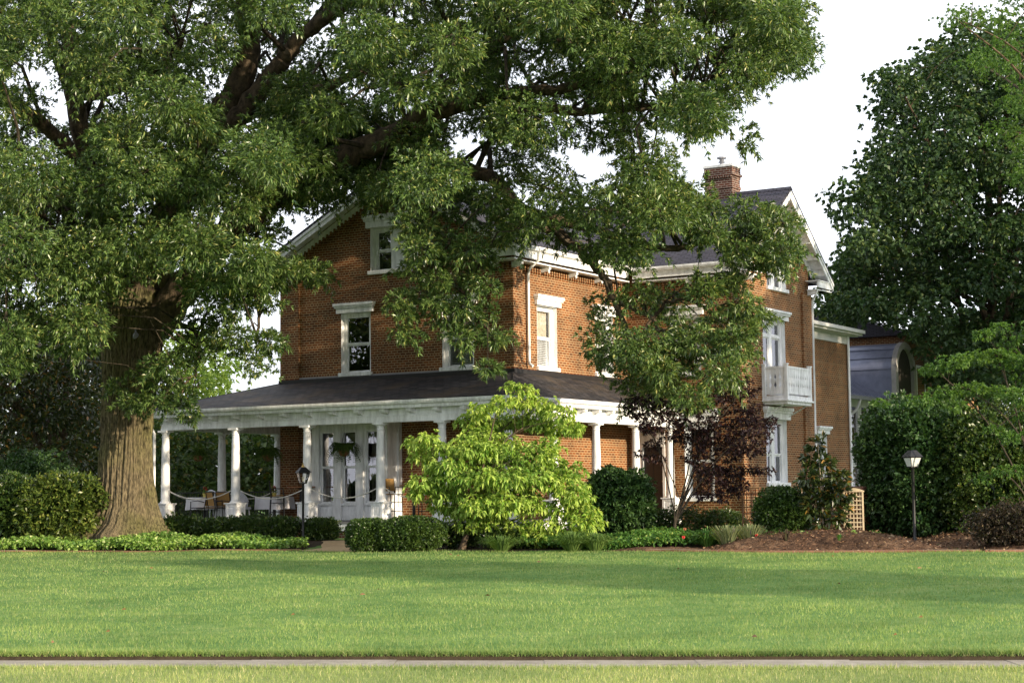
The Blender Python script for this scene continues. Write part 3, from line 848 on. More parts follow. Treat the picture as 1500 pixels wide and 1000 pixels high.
# soffits, barge boards, cornices: painted
tr = MB()
def rake(c, zr, slope, h0, h1, eo, ew, T, side):
    for s in side:
        z = lambda d: zr - slope * d
        tr.prism([(c + s * h0, z(h0)), (c + s * h1, z(h1)), (c + s * h1, z(h1) - .24), (c + s * h0, z(h0) - .26)], eo, eo + (.05 if ew > eo else -.05), T)
        tr.prism([(c + s * h0, z(h0) - .002), (c + s * h1, z(h1) - .002), (c + s * h1, z(h1) - .09), (c + s * h0, z(h0) - .09)], eo, eo - (.03 if ew > eo else -.03), T)
        tr.prism([(c + s * h0, z(h0) - .03), (c + s * h1, z(h1) - .03), (c + s * h1, z(h1) - .06), (c + s * h0, z(h0) - .06)], eo + (.05 if ew > eo else -.05), ew, T)
rake(-4.37, 11.655, 0.535, 0, 4.97, -0.60, 0.0, TM, (-1, 1))
rake(10.5, 11.77, 0.76, 0, 3.73, 4.65, 4.10, TX, (-1, 1))
# frieze boards against the walls, under the rakes
for s in (-1, 1):
    tr.prism([(-4.37, 11.55), (-4.37 + s * 4.3, 11.55 - .535 * 4.3), (-4.37 + s * 4.3, 11.31 - .535 * 4.3), (-4.37, 11.31)], -.035, -.002, TM)
    tr.prism([(10.5, 11.66), (10.5 + s * 3.0, 11.66 - .76 * 3.0), (10.5 + s * 3.0, 11.40 - .76 * 3.0), (10.5, 11.40)], 4.102, 4.14, TX)
# right eave of the main block
tr.box(0.40, 0.46, -0.52, 6.6, 8.70, 9.00); tr.box(0.10, 0.40, -0.05, 6.8, 8.60, 8.64)
tr.box(-0.80, 0.46, -0.56, -0.50, 8.72, 8.93); tr.box(-0.80, 0.40, -0.50, -.095, 8.62, 8.66); tr.box(-0.82, 0.49, -0.60, -0.10, 8.93, 8.965)
tr.box(-9.26, -7.85, -0.56, -0.50, 8.72, 8.93); tr.box(-9.22, -7.85, -0.50, -.095, 8.62, 8.66); tr.box(-9.28, -7.83, -0.60, -0.10, 8.93, 8.965)
tr.box(-9.24, -9.18, -0.52, 13.3, 8.70, 9.00); tr.box(-9.18, -8.75, -0.1, 13.3, 8.60, 8.64)
# wing: left and right eaves and the returns
tr.box(0.5, 4.60, 6.82, 6.88, 8.70, 9.00); tr.box(0.46, 4.55, 6.88, 7.23, 8.60, 8.64)
tr.box(4.12, 4.62, 14.12, 14.18, 8.72, 9.0); tr.box(-1, 4.62, 13.26, 14.12, 8.62, 8.66)
tr.box(4.56, 4.62, 6.82, 8.0, 8.72, 8.94); tr.box(4.19, 4.56, 6.86, 8.0, 8.62, 8.66); tr.box(4.15, 4.65, 6.80, 8.02, 8.94, 8.97)
tr.box(4.56, 4.62, 12.9, 14.18, 8.72, 8.94); tr.box(4.19, 4.56, 12.9, 14.1, 8.62, 8.66); tr.box(4.15, 4.65, 12.88, 14.20, 8.94, 8.97)
# lookouts and sunk panels under the wing's rake
for s in (-1, 1):
    for h in (.5, 1.15, 1.8, 2.45, 3.1):
        y = 10.5 + s * h; z = 11.77 - .76 * h - .06
        tr.prism([(y - .07, z + .05), (y + .07, z + .05 - s * .1), (y + .07, z - .17 - s * .1 * 0), (y - .07, z - .17)], 4.142, 4.60, TX)
        y2 = y + s * .325; z2 = z - .76 * .325
        tr.prism([(y2 - .2, z2 + s * .152 - .03), (y2 + .2, z2 - s * .152 - .03), (y2 + .2, z2 - s * .152 + .02), (y2 - .2, z2 + s * .152 + .02)], 4.22, 4.54, TX)
    for h in (.9, 1.9, 2.9, 3.9):
        x = -4.37 + s * h; z = 11.655 - .535 * h - .06
        tr.prism([(x - .06, z + .03), (x + .06, z + .03), (x + .06, z - .16), (x - .06, z - .16)], -.55, -.036, TM)
tr.build('trim', MAT['white'], house)
def bracket(T, a, z, parent, L=.34):
    m = MB()
    m.prism([(0, z), (L, z), (L, z - .07), (L * .8, z - .12), (.1, z - .16), (0, z - .16)], a - .06, a + .06, lambda p, q, e: T(e, p, q))
    p = T(a, L - .05, z - .20)
    m.lathe([(0, 0), (.03, .01), (.045, .05), (.03, .09), (.02, .13)], p, 8)
    m.build('bracket', MAT['white'], parent, smooth=False)
for a in (0.05, 1.7, 3.4, 5.1): bracket(TR, a, 8.60, house)
for a in (-0.45, -8.4): bracket(lambda e, p, q: (e, -.09 - p, q), a, 8.62, house)
for a in (1.0, 2.4, 3.7): bracket(TW, a, 8.60, house)
for a in (13.0, 7.5): bracket(lambda e, p, q: (4.19 + p, e, q), a, 8.62, house)
# gutters
def gutter(x0, x1, y0, y1, z, axis):
    m = MB()
    pr = [(0, 0), (.12, .02), (.15, .08), (.15, .14), (.13, .14), (.12, .09), (.10, .04), (0, .02)]
    if axis == 'y': m.prism([(p, q) for p, q in pr], y0, y1, lambda p, q, e: (x0 + p * x1, e, z + q))
    else: m.prism([(p, q) for p, q in pr], x0, x1, lambda p, q, e: (e, y0 - p, z + q))
    return m.build('gutter', MAT['white'], house)
gutter(0.465, 1, -0.58, 6.62, 8.93, 'y'); gutter(0.62, 4.64, 6.815, 0, 8.90, 'x')
def pipe(name, pts, r=.045):
    m = MB(); m.tube(pts, r, 8); m.build(name, MAT['white'], house, smooth=True)
pipe('downspout', [(.55, .75, 8.95), (.5, .76, 8.70), (.16, .79, 8.48), (.09, .8, 8.3), (.09, .8, 5.75), (.10, .8, 5.58), (.22, .8, 5.50)])
pipe('downspout', [(4.4, 13.5, 8.7), (4.15, 13.45, 8.3), (4.15, 13.42, .6)])
pipe('downspout', [(3.08, 13.6, 7.7), (3.08, 13.6, .6)], .05)
pipe('downspout', [(3.08, 19.7, 7.6), (3.08, 19.7, .6)], .05)

# chimney on the wing's ridge
ch = MB()
ch.box(1.62, 2.64, 10.22, 10.88, 11.2, 12.42); ch.box(1.59, 2.67, 10.19, 10.91, 11.98, 12.06); ch.box(1.56, 2.70, 10.16, 10.94, 12.42, 12.50)
for k in range(12): ch.box(1.60 + k * .09, 1.645 + k * .09, 10.15, 10.95, 12.34, 12.42)
ch.box(1.60, 2.66, 10.20, 10.90, 12.50, 12.72)
c_ = ch.build('chimney', MAT['brick_dark'], house); c_.location.z = .06
cc = MB(); cc.box(1.57, 2.69, 10.17, 10.93, 12.72, 12.82); cc.build('chimney_cap', MAT['white'], c_, bevel=.015)
fl = MB(); fl.lathe([(.07, 0), (.07, .10), (.12, .11), (.12, .14), (.08, .15), (.08, .24), (.17, .25), (.16, .30), (.0, .33)], (2.14, 10.5, 12.82), 14); fl.build('flue', MAT['grey'], c_)

# flashing where the porch roof meets the walls
fs = MB()
fs.box(-8.80, 0.10, -0.13, -0.093, 5.20, 5.40); fs.box(0.093, 0.13, -0.13, 7.25, 5.20, 5.40); fs.box(-8.81, -8.745, -.13, 6, 5.2, 5.4)
fs.build('flashing', MAT['flashing'], house)
fg = MB(); fg.box(-8.02, -0.72, -0.05, -.002, 5.40, 5.46); fg.build('flashing', MAT['grey'], house)

# ------------------------------------------------------------------ porch
YO, XO, XL = -3.0, 1.66, -11.02        # beam lines
ye, xe, xl, zE, zW = YO - .5, XO + .5, XL - .5, 4.40, 5.32
pr_ = MB()
def roof_face(pts):
    top = [Vector(p) for p in pts]; bot = [p - Vector((0, 0, .06)) for p in top]
    pr_.poly(top); pr_.poly(bot[::-1])
    for i in range(len(top)):
        j = (i + 1) % len(top)
        pr_.quad(top[i], bot[i], bot[j], top[j])
roof_face([(xl, ye, zE), (xe, ye, zE), (0, 0, zW), (-8.74, 0, zW)])
roof_face([(xe, ye, zE), (xe, 7.29, zE), (0, 7.29, zW), (0, 0, zW)])
roof_face([(xl, 6.0, zE), (xl, ye, zE), (-8.74, 0, zW), (-8.74, 6.0, zW)])
pr_.build('porch_roof', MAT['porch_shingle'], house)
for a, b in (((xe, ye, zE), (0, 0, zW)), ((xl, ye, zE), (-8.74, 0, zW))):
    hp = MB(); a, b = Vector(a), Vector(b); t = (b - a).normalized(); s = t.cross(Vector((0, 0, 1))).normalized() * .12
    u_ = Vector((0, 0, .012))
    hp.add([a - s - u_ * 3, a + u_ * 1.5, a + s - u_ * 3, b - s - u_ * 3, b + u_ * 1.5, b + s - u_ * 3], [(0, 1, 4, 3), (1, 2, 5, 4), (0, 2, 1), (3, 4, 5)])
    hp.build('hip_cap', MAT['porch_shingle'], house)
# beam, frieze, cornice, gutter
pb = MB()
def ring(o0, o1, z0, z1):
    """band around the three open sides, from offset o0 to o1 outside the beam line"""
    pb.box(XL - o1, XO + o1, YO - o1, YO - o0, z0, z1)
    pb.box(XO + o0, XO + o1, YO - o0, 7.29, z0, z1)
    pb.box(XL - o1, XL - o0, YO - o0, 5.6, z0, z1)
ring(-.14, .11, 3.78, 3.84); ring(-.12, .10, 3.84, 3.955); ring(-.12, .12, 3.955, 3.98); ring(-.12, .07, 3.98, 4.18)
ring(.07, .36, 4.18, 4.20); ring(.34, .40, 4.165, 4.32)
pb.build('porch_beam', MAT['white'], house, bevel=.004)
pg = MB()
prof = [(.40, 4.26), (.50, 4.28), (.525, 4.33), (.525, 4.39), (.50, 4.39), (.49, 4.34), (.40, 4.32)]
def sweep_corner(prof):
    path = [(XL, 5.6, -1, 0), (XL, YO, -1, -1), (XO, YO, 1, -1), (XO, 7.29, 1, 0)]
    n = len(prof); vs = []
    for x, y, sx, sy in path:
        for o, z in prof: vs.append((x + sx * o, y + sy * o, z))
    fsx = []
    for i in range(3):
        for k in range(n):
            k2 = (k + 1) % n
            fsx.append((i * n + k, i * n + k2, (i + 1) * n + k2, (i + 1) * n + k))
    pg.add(vs, fsx)
sweep_corner(prof); pg.build('gutter', MAT['white'], house)
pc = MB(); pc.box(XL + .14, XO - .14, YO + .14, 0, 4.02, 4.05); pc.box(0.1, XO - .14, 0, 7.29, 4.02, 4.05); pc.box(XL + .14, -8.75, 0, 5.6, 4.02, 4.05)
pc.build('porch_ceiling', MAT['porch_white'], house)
def modillion(T, a, parent):
    m = MB()
    m.prism([(.07, 4.18), (.325, 4.18), (.335, 4.14), (.325, 4.09), (.295, 4.055), (.25, 4.05), (.20, 4.065), (.15, 4.03), (.07, 4.0)], a - .085, a + .085, lambda p, q, e: T(e, p, q))
    m.build('bracket', MAT['white'], parent)
for i in range(14): modillion(lambda e, p, q: (e, YO - p, q), -10.75 + i * .925, house)
for i in range(12): modillion(lambda e, p, q: (XO + p, e, q), -2.6 + i * .87, house)
for i in range(9): modillion(lambda e, p, q: (XL - p, e, q), -2.6 + i * .925, house)
# floor, skirt, brick base, steps
fl_ = MB(); fl_.box(XL - .3, XO + .3, YO - .3, 0, .86, .92); fl_.box(0.1, XO + .3, 0, 7.29, .86, .92); fl_.box(XL - .3, -8.75, 0, 5.8, .86, .92)
fl_.build('porch_floor', MAT['floor'], house)
sk = MB(); sk.box(XL - .27, XO + .27, YO - .28, YO - .22, .66, .858); sk.box(XO + .22, XO + .28, YO - .22, 7.29, .66, .858); sk.box(XL - .28, XL - .22, YO - .22, 5.8, .66, .858)
sk.build('skirt_board', MAT['white'], house)
bb = MB(); bb.box(XL - .24, XO + .24, YO - .24, YO - .1, .1, .658); bb.box(XO + .1, XO + .24, YO - .1, 7.29, .1, .658); bb.box(XL - .24, XL - .1, YO - .1, 5.8, .1, .658)
bb.build('porch_base', MAT['brick_dark'], house)
st = MB()
for k in range(3): st.box(-0.1, 1.2, YO - .3 - .3 * (k + 1), YO - .3 - .3 * k, .1, .92 - .15 * (k + 1))
st.build('porch_steps', MAT['concrete'], house, bevel=.01)

def column(x, y):
    c = MB()
    c.lathe([(.175, 1.50), (.175, 1.53), (.155, 1.55), (.140, 1.58), (.138, 1.9), (.136, 2.3), (.129, 2.8), (.118, 3.3), (.108, 3.56), (.122, 3.57), (.122, 3.59), (.108, 3.60), (.110, 3.66), (.135, 3.69), (.15, 3.72)], (x, y, 0), 24)
    c.box(x - .175, x + .175, y - .175, y + .175, 3.72, 3.779)
    o = c.build('column', MAT['white'], house, smooth=True)
    p = MB(); w = .205
    p.box(x - w, x + w, y - w, y + w, .925, 1.44)
    p.box(x - w - .03, x + w + .03, y - w - .03, y + w + .03, .922, 1.03)
    p.box(x - w - .025, x + w + .025, y - w - .025, y + w + .025, 1.44, 1.465); p.box(x - w - .05, x + w + .05, y - w - .05, y + w + .05, 1.465, 1.50)
    for T in (lambda a, d, z: (x + a, y - w - d, z), lambda a, d, z: (x + w + d, y + a, z), lambda a, d, z: (x - w - d, y + a, z), lambda a, d, z: (x + a, y + w + d, z)):
        p.box(-w + .002, -.12, 0.001, .018, 1.035, 1.438, T); p.box(.12, w - .002, 0.001, .018, 1.035, 1.438, T)
        p.box(-.12, .12, 0.001, .018, 1.035, 1.09, T); p.box(-.12, .12, 0.001, .018, 1.385, 1.438, T)
        p.box(-.075, .075, 0.001, .012, 1.13, 1.345, T)
    p.build('pedestal', MAT['white'], o, bevel=.005)
for x in (-11.02, -8.16, -5.39, -2.70, -0.55, 1.66): column(x, YO)
for y in (-0.50, 2.06, 4.64, 7.05): column(XO, y)
for y in (-0.32, 2.57, 5.4): column(XL, y)
pipe('downspout', [(XL - .5, YO - .5, 4.28), (XL - .48, YO - .48, 4.1), (XL - .30, YO - .32, 3.85), (XL - .24, YO - .26, 3.7), (XL - .24, YO - .26, .6)])

# bay window under the porch, three lights
TY = lambda a, d, z: (a, -.8 - d, z)
by = MB(); L3 = [(-6.58, -6.03), (-5.73, -5.18), (-4.83, -4.28)]
wall(by, TY, -6.86, -4.12, 1.40, 3.99, [(a, b, 1.46, 3.66) for a, b in L3], .12)
by.quad((-4.12, -.8, .93), (-4.12, 0.0, .93), (-4.12, 0.0, 3.99), (-4.12, -.8, 3.99)); by.quad((-6.86, -.8, .93), (-6.86, 0, .93), (-6.86, 0, 3.99), (-6.86, -.8, 3.99))
by.quad((-6.86, -.8, .93), (-4.12, -.8, .93), (-4.12, -.8, 1.40), (-6.86, -.8, 1.40))
for a in (-6.86, -6.02, -5.17, -4.27): by.box(a + .0, a + (.27 if a < -6.8 else .28 if a > -6.1 and a < -5 else .15), .001, .10, .93, 3.98, TY)
by.box(-4.119, -4.05, -.78, -.60, .93, 3.98); by.box(-4.119, -4.05, -.16, -.002, .93, 3.98); by.box(-4.119, -4.07, -.6, -.16, .93, 1.3); by.box(-4.119, -4.07, -.6, -.16, 3.6, 3.98)
b_ = by.build('bay_window', MAT['white'], house)
for a, b in L3:
    s = MB(); p = MB()
    for z0, z1, d in ((1.46, 2.56, -.08), (2.56, 3.66, -.05)):
        w = .04
        s.box(a, a + w, d - .02, d + .02, z0, z1, TY); s.box(b - w, b, d - .02, d + .02, z0, z1, TY); s.box(a + w, b - w, d - .02, d + .02, z0, z0 + w, TY); s.box(a + w, b - w, d - .02, d + .02, z1 - w, z1, TY)
        p.quad(TY(a + w, d, z0 + w), TY(b - w, d, z0 + w), TY(b - w, d, z1 - w), TY(a + w, d, z1 - w))
    s.build('sash', MAT['white'], b_); p.build('pane', MAT['glass'], b_)
    q = MB(); q.box(a - .02, b + .02, .001, .10, 1.38, 1.45, TY); q.build('sill', MAT['white'], b_, bevel=.006)
    q = MB(); q.box(a - .0, b + .0, .001, .012, 1.00, 1.34, TY); q.box(a + .07, b - .07, .012, .03, 1.06, 1.28, TY); q.build('panel', MAT['white'], b_, bevel=.006)
    drape(lambda x, d, z: (x, -.8 - d, z), a, b, 1.4, 3.7, 'tied', b_)

# balcony on the wing's gable end
bal = MB()
X0, X1, Y0, Y1 = 4.105, 5.0, 9.0, 11.12
bal.box(X0, X1, Y0, Y1, 4.66, 4.78); bal.box(X0, X1 + .05, Y0 - .05, Y1 + .05, 4.60, 4.66); bal.box(X0, X1 - .02, Y0 + .02, Y1 - .02, 4.50, 4.60)
ba = bal.build('balcony', MAT['white'], house, bevel=.006)
ra = MB()
for x, y in ((X1 - .06, Y0 + .06), (X1 - .06, Y1 - .06), (X0 + .05, Y0 + .06), (X0 + .05, Y1 - .06)):
    ra.box(x - .055, x + .055, y - .055, y + .055, 4.78, 5.80); ra.box(x - .07, x + .07, y - .07, y + .07, 5.80, 5.84)
def rail_run(T, a0, a1):
    ra.box(a0, a1, -.03, .03, 5.68, 5.75, T); ra.box(a0, a1, -.025, .025, 4.84, 4.92, T)
    n = max(2, round((a1 - a0) / .155)); w = (a1 - a0) / n
    for i in range(n):
        c = a0 + (i + .5) * w; k = w * .46
        o = [(-k, 0), (-k, .12), (-k * .45, .20), (-k * .95, .32), (-k * .95, .40), (-k * .55, .47), (-k, .60), (-k, .76)]
        o = o + [(-x, y) for x, y in o[::-1]]
        ra.prism([(c + x, 4.92 + y) for x, y in o], -.012, .012, lambda p, q, e: T(p, e, q))
rail_run(lambda a, d, z: (X1 - .06 + d, a, z), Y0 + .11, Y1 - .11)
rail_run(lambda a, d, z: (a, Y0 + .06 - d, z), X0 + .10, X1 - .11)
rail_run(lambda a, d, z: (a, Y1 - .06 + d, z), X0 + .10, X1 - .11)
ra.build('railing', MAT['white'], ba)
for y in (Y0 + .15, Y1 - .15):
    br_ = MB(); br_.tube([(X0 + .02, y, 4.12), (X1 - .15, y, 4.50)], .018, 6)
    br_.build('brace', MAT['white'], ba)

# rear wing roof, cornice
rr = MB()
rr.prism([(3.5, 7.80), (0, 8.75), (-6, 8.75), (-6, 8.6), (0, 8.6), (3.5, 7.70)], 13.3, 20.3, lambda p, q, e: (p, e, q)); rr.build('roof', MAT['slate'], house)
rc = MB(); rc.box(3.30, 3.46, 13.3, 20.25, 7.58, 7.69); rc.box(3.46, 3.58, 13.3, 20.25, 7.66, 7.79); rc.box(3.001, 3.06, 13.3, 19.82, 7.25, 7.57); rc.box(3.06, 3.30, 13.3, 20.2, 7.55, 7.58)
rc.build('cornice', MAT['porch_white'], house)
sg = MB(); sg.prism([(-1.1, 0), (0, .42), (1.1, 0)], -.6, 2.3, lambda p, q, e: (e, 17.2 + p * .9, 8.45 + q)); sg.build('dormer', MAT['white'], house)

# ------------------------------------------------------------------ plants: builders
def unit(v): return v / np.maximum(np.linalg.norm(v, axis=-1, keepdims=True), 1e-9)
def rdir(n): return unit(rng.normal(size=(n, 3)))

def leaf_quads(P, D, L, W, droop=0.15, fold=0.18):
    """one four-cornered leaf per row, growing from P along D"""
    n = len(P)
    L = np.broadcast_to(np.asarray(L, float), (n,))[:, None]; W = np.broadcast_to(np.asarray(W, float), (n,))[:, None]
    nrm = unit(rng.normal(size=(n, 3)) * 0.7 + np.array([0, 0, 1.0]))
    S = unit(np.cross(D, nrm)); Nn = np.cross(S, D)
    mid = P + D * L * 0.48 + Nn * W * fold
    tip = P + D * L - np.array([0, 0, 1.0]) * L * droop
    V = np.stack([P, mid + S * W * .5, tip, mid - S * W * .5], 1).reshape(-1, 3)
    return V

def leaves_obj(name, V, mat, parent):
    f = np.arange(len(V)).reshape(-1, 4)
    return np_mesh(name, V, f, mat, parent)

def tufts(C, A, k, L, W, spread=0.9, droop=0.15, lvar=0.3, back=0.0):
    """k leaves fanning out of every twig tip C about its axis A"""
    n = len(C)
    P = np.repeat(C, k, 0); Ax = np.repeat(A, k, 0)
    D = unit(Ax + rdir(n * k) * spread)
    P = P - Ax * (rng.random((n * k, 1)) * back)
    return leaf_quads(P, D, L * (1 + lvar * (rng.random(n * k) * 2 - 1)), W * (1 + .25 * (rng.random(n * k) * 2 - 1)), droop)

def puff_tips(c, r, n, inner=2.6, down=0.0):
    d = rdir(n)
    rho = rng.random((n, 1)) ** (1 / inner)
    # lumpy outline
    lump = 1 + .18 * np.sin(d[:, :1] * 5 + c[0]) * np.sin(d[:, 1:2] * 4 + c[1] * 3) + .12 * np.sin(d[:, 2:] * 7 + c[2])
    C = c + d * rho * lump * np.asarray(r)
    A = unit(d + rdir(n) * .5 + np.array([0, 0, .15 - down]))
    return C, A

def in_poly(p, poly):
    x, y = p; c = False; n = len(poly)
    for i in range(n):
        (x0, y0), (x1, y1) = poly[i], poly[i - 1]
        if (y0 > y) != (y1 > y) and x < (x1 - x0) * (y - y0) / (y1 - y0) + x0: c = not c
    return c

GAPS = []
def fill(poly, n, Y, r, gap=0.95):
    """n clump centres spread through the volume behind a crown outline, Y metres deep; r clump radius"""
    poly = [tuple(p) for p in poly]
    x0, x1 = min(p[0] for p in poly), max(p[0] for p in poly)
    y0, y1 = min(p[1] for p in poly), max(p[1] for p in poly)
    out = []; tries = 0
    while len(out) < n and tries < n * 60:
        tries += 1
        p = (rng.uniform(x0, x1), rng.uniform(y0, y1))
        if not in_poly(p, poly): continue
        c = at(p[0], p[1], rng.uniform(*Y)); rr = rng.uniform(*r)
        if any(math.hypot(p[0] - g_[0], p[1] - g_[1]) < g_[2] * 1.15 + .42 * rr * F_PX / c[1] and (len(g_) < 4 or c[1] < g_[3]) for g_ in GAPS): continue
        g = gap * (1 - tries / (n * 60))
        if all(np.linalg.norm(c - q) > g * (rr + s) for q, s in out): out.append((c, rr))
    return out

def twigs_to(puffs, nodes, radii, mb, r0=0.035, maxd=5.5, sub=3):
    """a thin branch from the nearest limb to every clump, forking inside it"""
    nodes = np.array(nodes);
    cnt = np.zeros(len(nodes))
    for c, r in puffs:
        c = np.asarray(c)
        k = int(np.argmin(.9 * cnt + np.linalg.norm(nodes - c, axis=1) * rng.uniform(.75, 1.25, len(nodes)) + np.maximum(0, nodes[:, 2] - c[2] - 1.5) * .3))
        cnt[k] += 1; a = nodes[k]; dist = np.linalg.norm(c - a)
        if dist > maxd: continue
        m1 = a + (c - a) * .35 + np.array([0, 0, .18 * dist]) + rng.normal(0, .06 * dist, 3)
        m2 = a + (c - a) * .72 + np.array([0, 0, .10 * dist]) + rng.normal(0, .05 * dist, 3)
        e = c + (c - m2) * .15
        rr = min(radii[k] * .6, r0 * (0.6 + dist * .22))
        mb.tube([a, m1, m2, e], [rr, rr * .75, rr * .5, rr * .22], 5)
        for _ in range(sub):
            d = rdir(1)[0] * r * .85
            mb.tube([m2 + (e - m2) * rng.uniform(.1, .7), c + d * .4 + np.array([0, 0, .05]), c + d], [rr * .3, rr * .2, .004], 4)

def spline(pts, n):
    """Catmull-Rom through the given points"""
    P = np.array(pts, float); P = np.vstack([2 * P[0] - P[1], P, 2 * P[-1] - P[-2]])
    out = []
    for i in range(1, len(P) - 2):
        for t in np.linspace(0, 1, n, endpoint=(i == len(P) - 3)):
            a, b, c, d = P[i - 1:i + 3]
            out.append(.5 * ((2 * b) + (c - a) * t + (2 * a - 5 * b + 4 * c - d) * t ** 2 + (-a + 3 * b - 3 * c + d) * t ** 3))
    return np.array(out)

# ------------------------------------------------------------------ the big oak
TX0, TY0 = -10.95, 50.6
oz = gz(TX0, TY0)
oak = empty('oak_tree', (TX0, TY0, oz))
tag(oak, 'huge old oak with a thick ridged trunk and wide crown spreading before the house', 'tree')
o0 = np.array([TX0, TY0, oz])
limb_nodes, limb_r = [], []
lm = MB()
def limb(pts, r0, r1, n=7, seg=10):
    """pts: (px, py, Y) stations"""
    P = spline([at(*p) if len(p) == 3 else p for p in pts], n)
    P = P + rng.normal(0, .03, P.shape)
    rad = np.linspace(1, 0, len(P)) ** .8 * (r0 - r1) + r1
    lm.tube([p - o0 for p in P], [float(q * rng.uniform(.94, 1.07)) for q in rad], seg)
    for p, q in zip(P[1:], rad[1:]): limb_nodes.append(p); limb_r.append(float(q))
limb([(196, 470, 50.6), (225, 370, 50.4), (270, 260, 50), (315, 180, 49.6), (350, 125, 49.2), (366, 60, 48.8), (352, -40, 48.2), (340, -160, 47.6)], .55, .16)
limb([(225, 480, 50.5), (280, 410, 50.1), (335, 340, 49.6), (410, 282, 49), (480, 240, 48.6), (560, 205, 48.2), (640, 165, 47.8), (720, 140, 47.4), (810, 132, 47), (895, 106, 46.6)], .52, .08)
limb([(295, 215, 49.8), (345, 178, 49.2), (400, 110, 48.7), (440, 55, 48.2), (510, 5, 47.5), (600, -50, 46.8)], .34, .08)
limb([(330, 185, 49.5), (390, 158, 49.2), (470, 130, 48), (560, 95, 47), (660, 60, 46)], .20, .05)
limb([(180, 470, 50.7), (160, 350, 50.6), (135, 250, 50), (110, 150, 49), (100, 40, 48), (95, -80, 47)], .42, .12)
limb([(135, 250, 50), (70, 190, 48.5), (-10, 130, 46.5), (-110, 80, 45)], .24, .07)
limb([(120, 140, 49), (170, 132, 48), (230, 100, 46.5), (270, 60, 45)], .16, .05)
limb([(150, 400, 50.6), (95, 310, 48.5), (40, 290, 46.5), (-30, 320, 45)], .22, .06)
limb([(170, 430, 50.4), (120, 300, 47.5), (60, 310, 45), (10, 380, 43.8)], .2, .05)
limb([(410, 282, 49), (470, 262, 50), (560, 248, 50.5), (640, 240, 50), (720, 262, 49), (765, 310, 48.4), (822, 345, 48), (868, 385, 47.6), (900, 440, 47.3), (930, 505, 47)], .28, .05)
limb([(560, 205, 48.2), (610, 170, 47.2), (660, 120, 46.2), (720, 70, 45.2), (800, 20, 44.4)], .22, .06)
limb([(740, 140, 47.3), (800, 158, 46.8), (870, 163, 46.4), (940, 157, 46), (1000, 158, 45.7), (1045, 145, 45.4), (1086, 116, 45.1)], .15, .03)
limb([(810, 60, 46.5), (860, 70, 46.3), (920, 60, 46), (1000, 45, 45.6), (1090, 20, 45)], .13, .04)
limb([(765, 310, 48.4), (850, 330, 47.8), (930, 355, 47.4), (985, 365, 47.0), (1040, 352, 46.7), (1100, 350, 46.5), (1140, 335, 46.3)], .14, .03)
limb([(560, 275, 50), (600, 300, 48.5), (625, 350, 47), (650, 400, 46.6), (690, 440, 46.3), (715, 490, 46.1)], .11, .025)
limb([(625, 350, 47), (632, 410, 46.6), (618, 460, 46.5), (600, 500, 46.4)], .05, .02)
limb([(930, 505, 47), (985, 440, 46.8), (1040, 450, 46.5), (1085, 440, 46.3)], .05, .02)
limb([(900, 440, 47.3), (960, 470, 46.5), (1010, 530, 46), (1050, 570, 45.8)], .06, .02)
limb([(335, 340, 49.6), (372, 400, 48), (380, 460, 47.3), (376, 520, 47)], .09, .02)
limb([(225, 480, 50.5), (280, 480, 48.6), (290, 530, 48), (262, 580, 47.6)], .08, .02)
limb([(240, 420, 50.3), (270, 320, 48.5), (290, 280, 46.5), (300, 300, 45)], .16, .04)
lm.build('limb', MAT['limb'], oak, smooth=True)

# trunk: fluted, flaring into buttress roots
def oak_trunk():
    n, m = 260, 110
    base = at(185, 778, 50.6);
    axis = [(173, 782, 1.34), (180, 765, 1.03), (183, 740, .86), (184, 700, .745), (185, 640, .69), (190, 560, .72), (195, 500, .84), (199, 455, .80), (205, 420, .60)]
    pys = np.array([a[1] for a in axis], float)[::-1]; pxs = np.array([a[0] for a in axis], float)[::-1]; rs = np.array([a[2] for a in axis], float)[::-1]
    vs = []
    for i in range(m):
        py = 786 - (786 - 425) * (i / (m - 1)) ** 1.15
        c = at(np.interp(py, pys, pxs), py, 50.6) - o0
        r = np.interp(py, pys, rs)
        h = c[2]
        fl = max(0, 1 - h / 1.9)
        for k in range(n):
            a = 2 * math.pi * k / n
            w = .13 * fl ** 1.5 * math.cos(5 * a + .6) + .06 * fl * math.cos(9 * a + 2) + .035 * math.cos(3 * a + h * .25) + .022 * math.cos(7 * a + 1.2 + h * .15)
            rid = .022 * math.sin(34 * a + 2.2 * math.sin(h * .9 + a * 3)) + .018 * math.sin(57 * a + 2.5 * math.sin(h * 1.7 + a * 5)) + .01 * math.sin(h * 6 + 20 * math.sin(a * 7))
            q = r * (1 + w) + rid
            vs.append((c[0] + q * math.cos(a), c[1] + q * math.sin(a), h - (0.25 if i == 0 else 0)))
    f = [(i * n + k, i * n + (k + 1) % n, (i + 1) * n + (k + 1) % n, (i + 1) * n + k) for i in range(m - 1) for k in range(n)]
    t = np_mesh('trunk', np.array(vs), np.array(f), MAT['bark'], oak, smooth=True)
    kb = MB(); kc = at(197, 446, 49.95) - o0     # ring of an old pruned limb
    kb.lathe([(.02, .0), (.10, .03), (.16, .10), (.20, .02), (.24, -.14)], (0, 0, 0), 20)
    k = kb.build('knot', MAT['bark'], t, smooth=True); k.location = tuple(float(x) for x in kc); k.rotation_euler = (R(88), 0, R(8))
oak_trunk()

